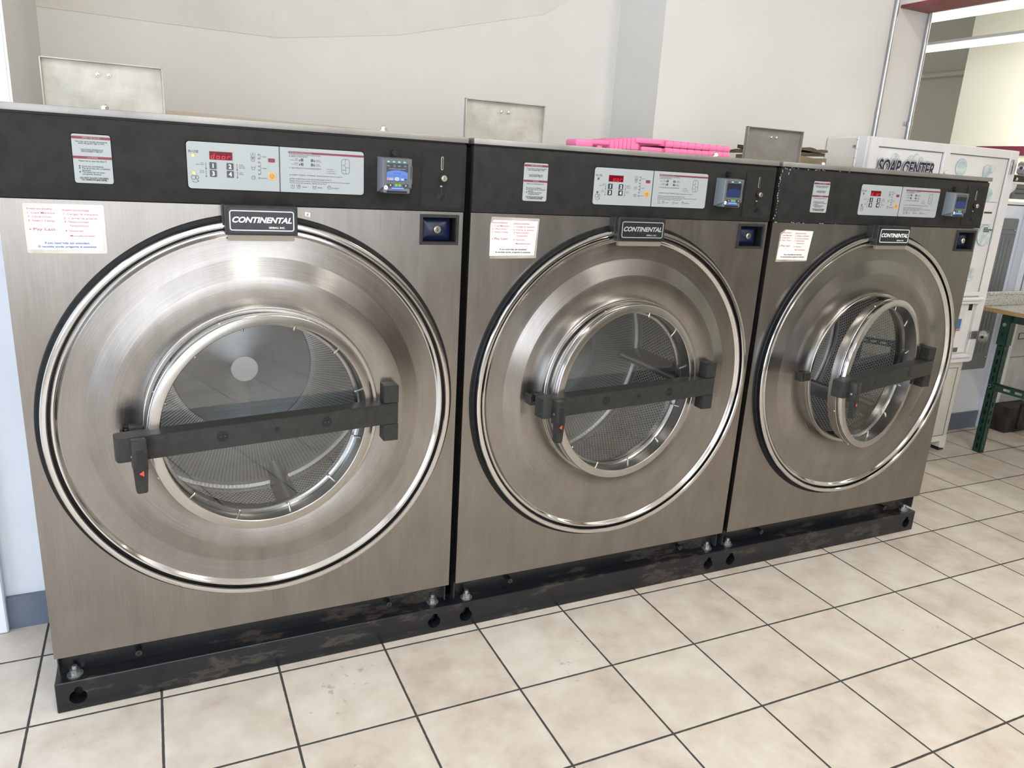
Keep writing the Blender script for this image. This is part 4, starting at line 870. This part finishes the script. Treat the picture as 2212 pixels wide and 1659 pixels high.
b = MB(); b.cyl((.0545, 1.399, .392), (.050, 1.399, .392), .011, 'nickel', seg=6, smooth=False); b.cyl((.050, 1.399, .392), (.0485, 1.399, .392), .007, 'black', seg=12); b.build('leg_bolt', t)

# ------------------------------------------------------------------ grey access panel, trim, old machine, things on the low wall
t = thing('access_panel', 'grey enamel access panel with embossed ribs on the low white wall', 'panel', (4.60, .905, .39))
b = MB(); b.rrect(.0, .318, .0, .908, .012, .0, .0148, 'greypanel', .002)
for k in range(8): b.box(.028+k*.034, .031+k*.034, -.003, .001, .10, .80, 'greypanel', .0012)
b.box(.02, .298, -.004, .001, .846, .852, 'greypanel', .001); b.box(.02, .298, -.005, .001, .818, .823, 'greypanel', .001); b.build('sheet', t)
for px, pz in ((.298, .842), (.298, .075), (.018, .842), (.018, .075)):
    b = MB(); b.sphere((px, -.002, pz), .005, 'nickel', (1, .5, 1), 12); b.build('screw', t)
b = MB(); b.box(4.972, 5.022, .868, .92, .0, 1.37, 'wallwhite', .003); struct(b.build('trim_3'))
t = thing('old_dryer', 'grimy white machine with black greasy base behind the green table', 'dryer', (5.03, .30, 0))
b = MB(); b.box(.004, .92, .56, 1.2, .165, 1.37, 'oldwhite', .004); b.box(0, .030, .552, .57, .17, 1.34, 'cabwhite', .003); b.box(.03, .92, .5585, .5605, .460, .463, 'ink'); b.build('housing', t)
b = MB(); b.frame(.075, .17, .575, .615, .004, .557, .56, 'ink'); b.build('rating_plate', t); b = MB(); b.box(.034, .082, .5575, .56, .235, .275, 'paperwhite'); b.build('paper_tag', t)
b = MB(); b.box(.29, .31, .545, .56, .12, .33, 'oldwhite', .002); b.build('upright_bracket', t)
b = MB(); b.box(-.002, .92, .46, 1.18, .0, .165, 'grime', .006, seg=2); b.box(.10, .20, .44, .47, .02, .19, 'grime', .01); b.build('greasy_base', t)
b = MB(); b.sphere((.0, .0, .0), .045, 'glass', (1.2, 1, .8), 20); tag(b.build('plastic_bag', None, (5.27, .795, .201)), 'clear crumpled plastic bag on the greasy black base', 'bag')
t = thing('control_box', 'open black electronics box behind the cabinet top padlock', 'box', (4.80, .96, 1.37))
b = MB(); b.box(0, .45, .0, .14, .135, .175, 'black', .004); b.box(0, .45, .0, .14, .0, .01, 'greyplastic', .002); b.build('case', t)
b = MB(); b.cyl((.075, -.002, .150), (.075, -.014, .150), .0085, 'nickel', seg=16, bevel=.002); b.build('knob', t)
b = MB(); b.box(.0, .45, -.004, .14, .122, .135, 'cabwhite', .002); b.build('shelf', t)
b = MB(); b.box(.10, .45, .006, .05, .038, .122, 'greyplastic', .003); b.box(.12, .45, .0, .006, .070, .073, 'black'); b.box(.12, .45, .0, .006, .095, .098, 'black'); b.build('louvred_face', t)
b = MB(); V = []
for k in range(9):
    a = k/8*PI/2; V.append((.0+.105*math.cos(a*.0)+0, a))
pts = [(0, .122)]+[(.10-.002*k-.0, .122-.011*k) if k < 3 else (.10-.0115*(k-2)**1.2, .122-.011*k) for k in range(8)]+[(0, .036)]
b.poly(pts, -.004, -.002, 'paperwhite')
for k in range(1, 7):
    q = pts[k+1]; b.disc(q[0]-.012, q[1]-.002, .002, -.0046, 'ink', n=8)
b.build('perforated_paper', t, label='curled perforated paper strip')
b = MB(); b.box(0, .45, -.01, .14, .0, .016, 'cabwhite', .002); b.box(0, .45, -.008, -.002, -.004, .0, 'black'); b.build('tray', t, (0, 0, .006))

# ------------------------------------------------------------------ lamps and pipe of the far room
def lamp(x, y0, y1, z, label, joint=None):
    t = thing('strip_lamp', label, 'lamp', (x, y0, z), 'hanging fluorescent strip lamps')
    n = y1-y0; b = MB(); b.box(-.055, .055, 0, n, .05, .075, 'lampw', .004); b.build('housing', t)
    for dx in (-.03, .03):
        b = MB(); b.cyl((dx, .01, .028), (dx, n-.01, .028), .019, 'lamp', seg=16); b.build('tube', t)
    for yy_ in (.25, n-.25): b = MB(); b.cyl((0, yy_, .075), (0, yy_, 3.25-z), .002, 'ink', seg=6); b.build('hanger', t)
lamp(5.35, -2.6, 2.4, 2.56, 'long white fluorescent strip lamp, nearer of the two beyond the maroon beam'); lamp(6.50, -2.8, 3.3, 2.58, 'long white fluorescent strip lamp, farther of the two beyond the maroon beam')
t = thing('ceiling_pipe', 'pale pipe hung along the taupe wall beyond the opening', 'pipe', (7.80, 3.0, 2.60))
b = MB(); b.cyl((0, 0, 0), (0, 3.0, 0), .028, 'walldark', seg=16); b.build('tube', t); b = MB(); b.cyl((0, .45, -.04), (0, .45, .04), .036, 'ink', seg=14); b.cyl((0, .45, 0), (0, .45, .62), .004, 'ink', seg=6); b.build('hanger', t)
# strip lamps added to the main room, unseen, to light it
for x in (.6, 2.6): lamp(x, -3.4, -1.0, 3.02, 'added unseen fluorescent ceiling lamp over the washers, %s' % ('left one' if x < 1 else 'right one'))
